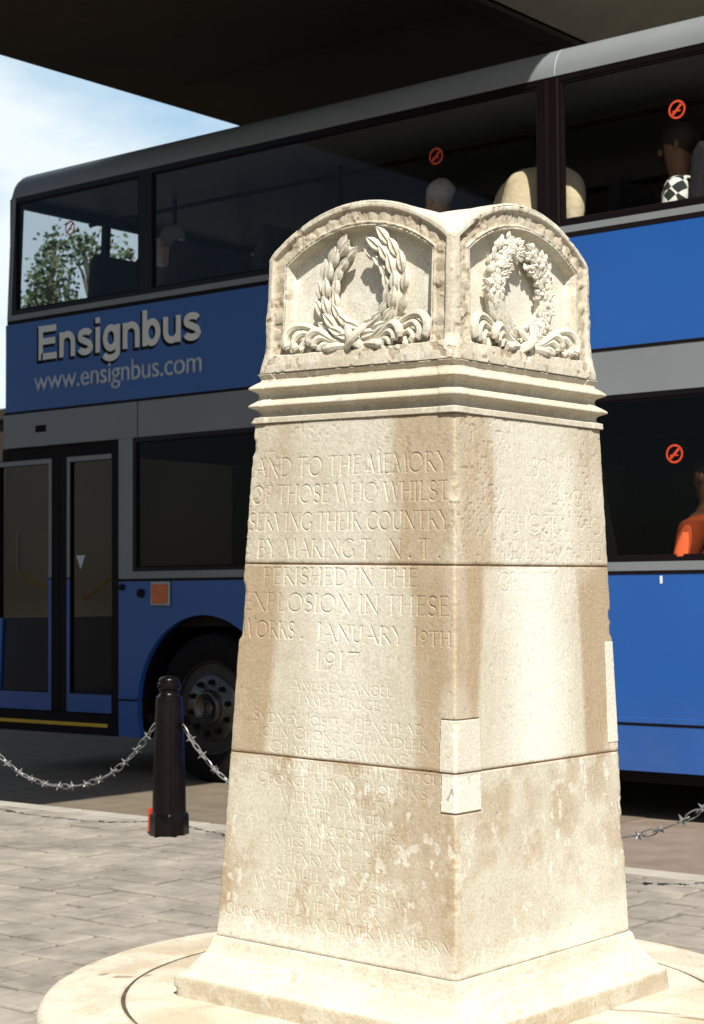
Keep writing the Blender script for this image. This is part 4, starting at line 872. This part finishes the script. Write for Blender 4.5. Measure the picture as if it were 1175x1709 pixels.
# ------------------------------------------------------------------ bollards and spiked chains
BY = 5.77
def bollard():
    b_ = empty('bollard', (-5.812, BY, .1), 'black iron bollard with ringed cap left of the memorial, red strip at its foot', 'bollard', 'black bollards carrying the spiked chain')
    c = (-5.812, BY, .1)
    MB().lathe([(.090, -.02), (.092, .0), (.090, .088), (.085, .098), (.080, .10)], c, n=8).build('foot_block', 'iron', b_, smooth=True, bevel=.003)
    MB().lathe([(.079, .0985), (.078, .12), (.072, .35), (.062, .62), (.060, .632), (.048, .640), (.043, .650), (.045, .664)], c, n=28).build('post', 'iron', b_, smooth=True)
    MB().lathe([(.045, .664), (.052, .668), (.055, .680), (.053, .694), (.047, .699), (.049, .703), (.047, .712), (.036, .722), (.018, .728), (.002, .729)], c, n=28).build('cap', 'iron', b_, smooth=True)
    for s_ in (-1, 1): MB().tube([(c[0]+s_*.058, BY, .605), (c[0]+s_*.088, BY, .615), (c[0]+s_*.095, BY, .60), (c[0]+s_*.086, BY, .588), (c[0]+s_*.058, BY, .592)], .006, 8).build('chain_loop', 'iron', b_, smooth=True)
    return b_
bl = bollard()
MB().box(-5.918, -5.900, BY-.035, BY-.005, .105, .215).build('reflector_strip', 'redc', bl, bevel=.003)
def copy_thing(src, loc, label):
    r = src.copy(); S.collection.objects.link(r); r.location = loc; r['label'] = label
    for ch in list(src.children):
        if ch.name.startswith('reflector'): continue
        c_ = ch.copy(); S.collection.objects.link(c_); c_.parent = r
    return r
copy_thing(bl, (-7.33, BY, .1), 'black iron bollard at the far left end of the left chain')
copy_thing(bl, (-2.79, BY, .1), 'black iron bollard at the right end of the right chain')
copy_thing(bl, (-4.30, BY, .1), 'black iron bollard hidden behind the memorial shaft')
def chain(xa, xb, label, zt=.60, zl=.272):
    n = 15; xm = (xa+xb)/2; hf = (xb-xa)/2; mb = MB()
    def pt(x): k = (x-xm)/hf; return Vector((x, BY, zl+(zt-zl)*(.75*k*k+.25*k**4)))
    # equal steps along the curve
    fine = [pt(xa+(xb-xa)*i/400) for i in range(401)]; L = [0]
    for i in range(400): L.append(L[-1]+(fine[i+1]-fine[i]).length)
    pts = []
    m_ = 31
    for k in range(m_+1):
        s_ = L[-1]*k/m_; i = min(399, next(i for i in range(400) if L[i+1] >= s_-1e-9)); t = (s_-L[i])/max(1e-9, L[i+1]-L[i]); pts.append(fine[i].lerp(fine[i+1], t))
    for k in range(m_):
        a, b_ = pts[k], pts[k+1]; d_ = (b_-a).normalized(); c_ = (a+b_)/2
        if k % 2 == 0:     # open oval link
            side = Vector((0, 1, 0)) if (k//2) % 2 else d_.cross(Vector((0, 1, 0))); side = (side+Vector((0, .45, .1))*(1 if k % 4 else -1)); side = (side-d_*side.dot(d_)).normalized()
            hl, hh = .036, .013
            loop = [c_+d_*(hl*math.cos(q))+side*(hh*math.sin(q)) for q in [2*math.pi*i/14 for i in range(15)]]
            mb.tube(loop, .0032, 6, cap=False)
        else:              # link with four spikes
            s1 = d_.cross(Vector((0, 1, 0))).normalized(); s2 = Vector((0, 1, 0))
            loop = [c_+d_*(.033*math.cos(q))+s2*(.010*math.sin(q)) for q in [2*math.pi*i/12 for i in range(13)]]; mb.tube(loop, .0034, 6, cap=False)
            mb.blob(c_, (.010, .010, .010), 8, 6)
            for q in range(4):
                an = q*math.pi/2+.6+.4*(k % 3); v = s1*math.cos(an)+s2*math.sin(an)
                mb.tube([c_, c_+v*.010, c_+v*.026], [.007, .0055, .0006], 6)
    o = mb.build('spiked_chain', 'galv', None, smooth=True); tag(o, label, 'chain', 'spiked chains between the bollards')
chain(-7.245, -5.905, 'galvanised spiked chain sagging to the left of the black bollard')
chain(-5.72, -4.385, 'galvanised spiked chain dropping from the bollard towards the memorial')
chain(-4.21, -2.88, 'galvanised spiked chain rising at the right of the memorial')

# ------------------------------------------------------------------ trees beyond the front of the bus
def tree(x, y, h, cr, n, seed, label, sprays):
    rnd = random.Random(seed); t = empty('plane_tree', (x, y, 0), label, 'tree', 'trees beyond the front of the bus')
    tr = MB(); tr.tube([(x, y, -.02), (x+.1, y, h*.3), (x-.1, y+.1, h*.55), (x, y, h*.78)], [.20, .15, .10, .04], 10)
    lf = MB()
    for i in range(sprays):
        a = rnd.uniform(0, 2*math.pi); zz = rnd.uniform(.34, 1.0)*h; rr = cr*math.sqrt(rnd.random())*math.sqrt(max(.06, 1-((zz/h-.62)/.40)**2))
        c_ = Vector((x+rr*math.cos(a), y+rr*math.sin(a), zz)); b0 = Vector((x, y, max(h*.28, zz-rr*.8-.5)))
        tr.tube([b0, b0.lerp(c_, .5)+Vector((0, 0, .15)), c_], [.05, .03, .008], 5)
        for k in range(n):
            g_ = Vector((rnd.gauss(0, .13), rnd.gauss(0, .13), rnd.gauss(0, .20))); p = c_+g_
            s_ = rnd.uniform(.035, .075); u_ = Vector((rnd.uniform(-1, 1), rnd.uniform(-1, 1), rnd.uniform(-1, 1))).normalized(); v_ = u_.orthogonal().normalized()
            lf.add([p-u_*s_, p+v_*s_*.6, p+u_*s_, p-v_*s_*.6], [(0, 1, 2, 3)])
    tr.build('trunk', 'bark', t, smooth=True); lf.build('crown', 'leaf', t, fix=False)
tree(-25.62, 22.32, 8.15, .50, 55, 5, 'leafy green tree seen at the left end of the front upper window', 62)
tree(-25.17, 22.86, 8.0, 1.05, 55, 9, 'leafy green tree seen in the middle of the front upper window', 46)
tree(-26.0, 24.9, 8.3, .8, 55, 12, 'leafy green tree behind the dark windscreen post', 44)
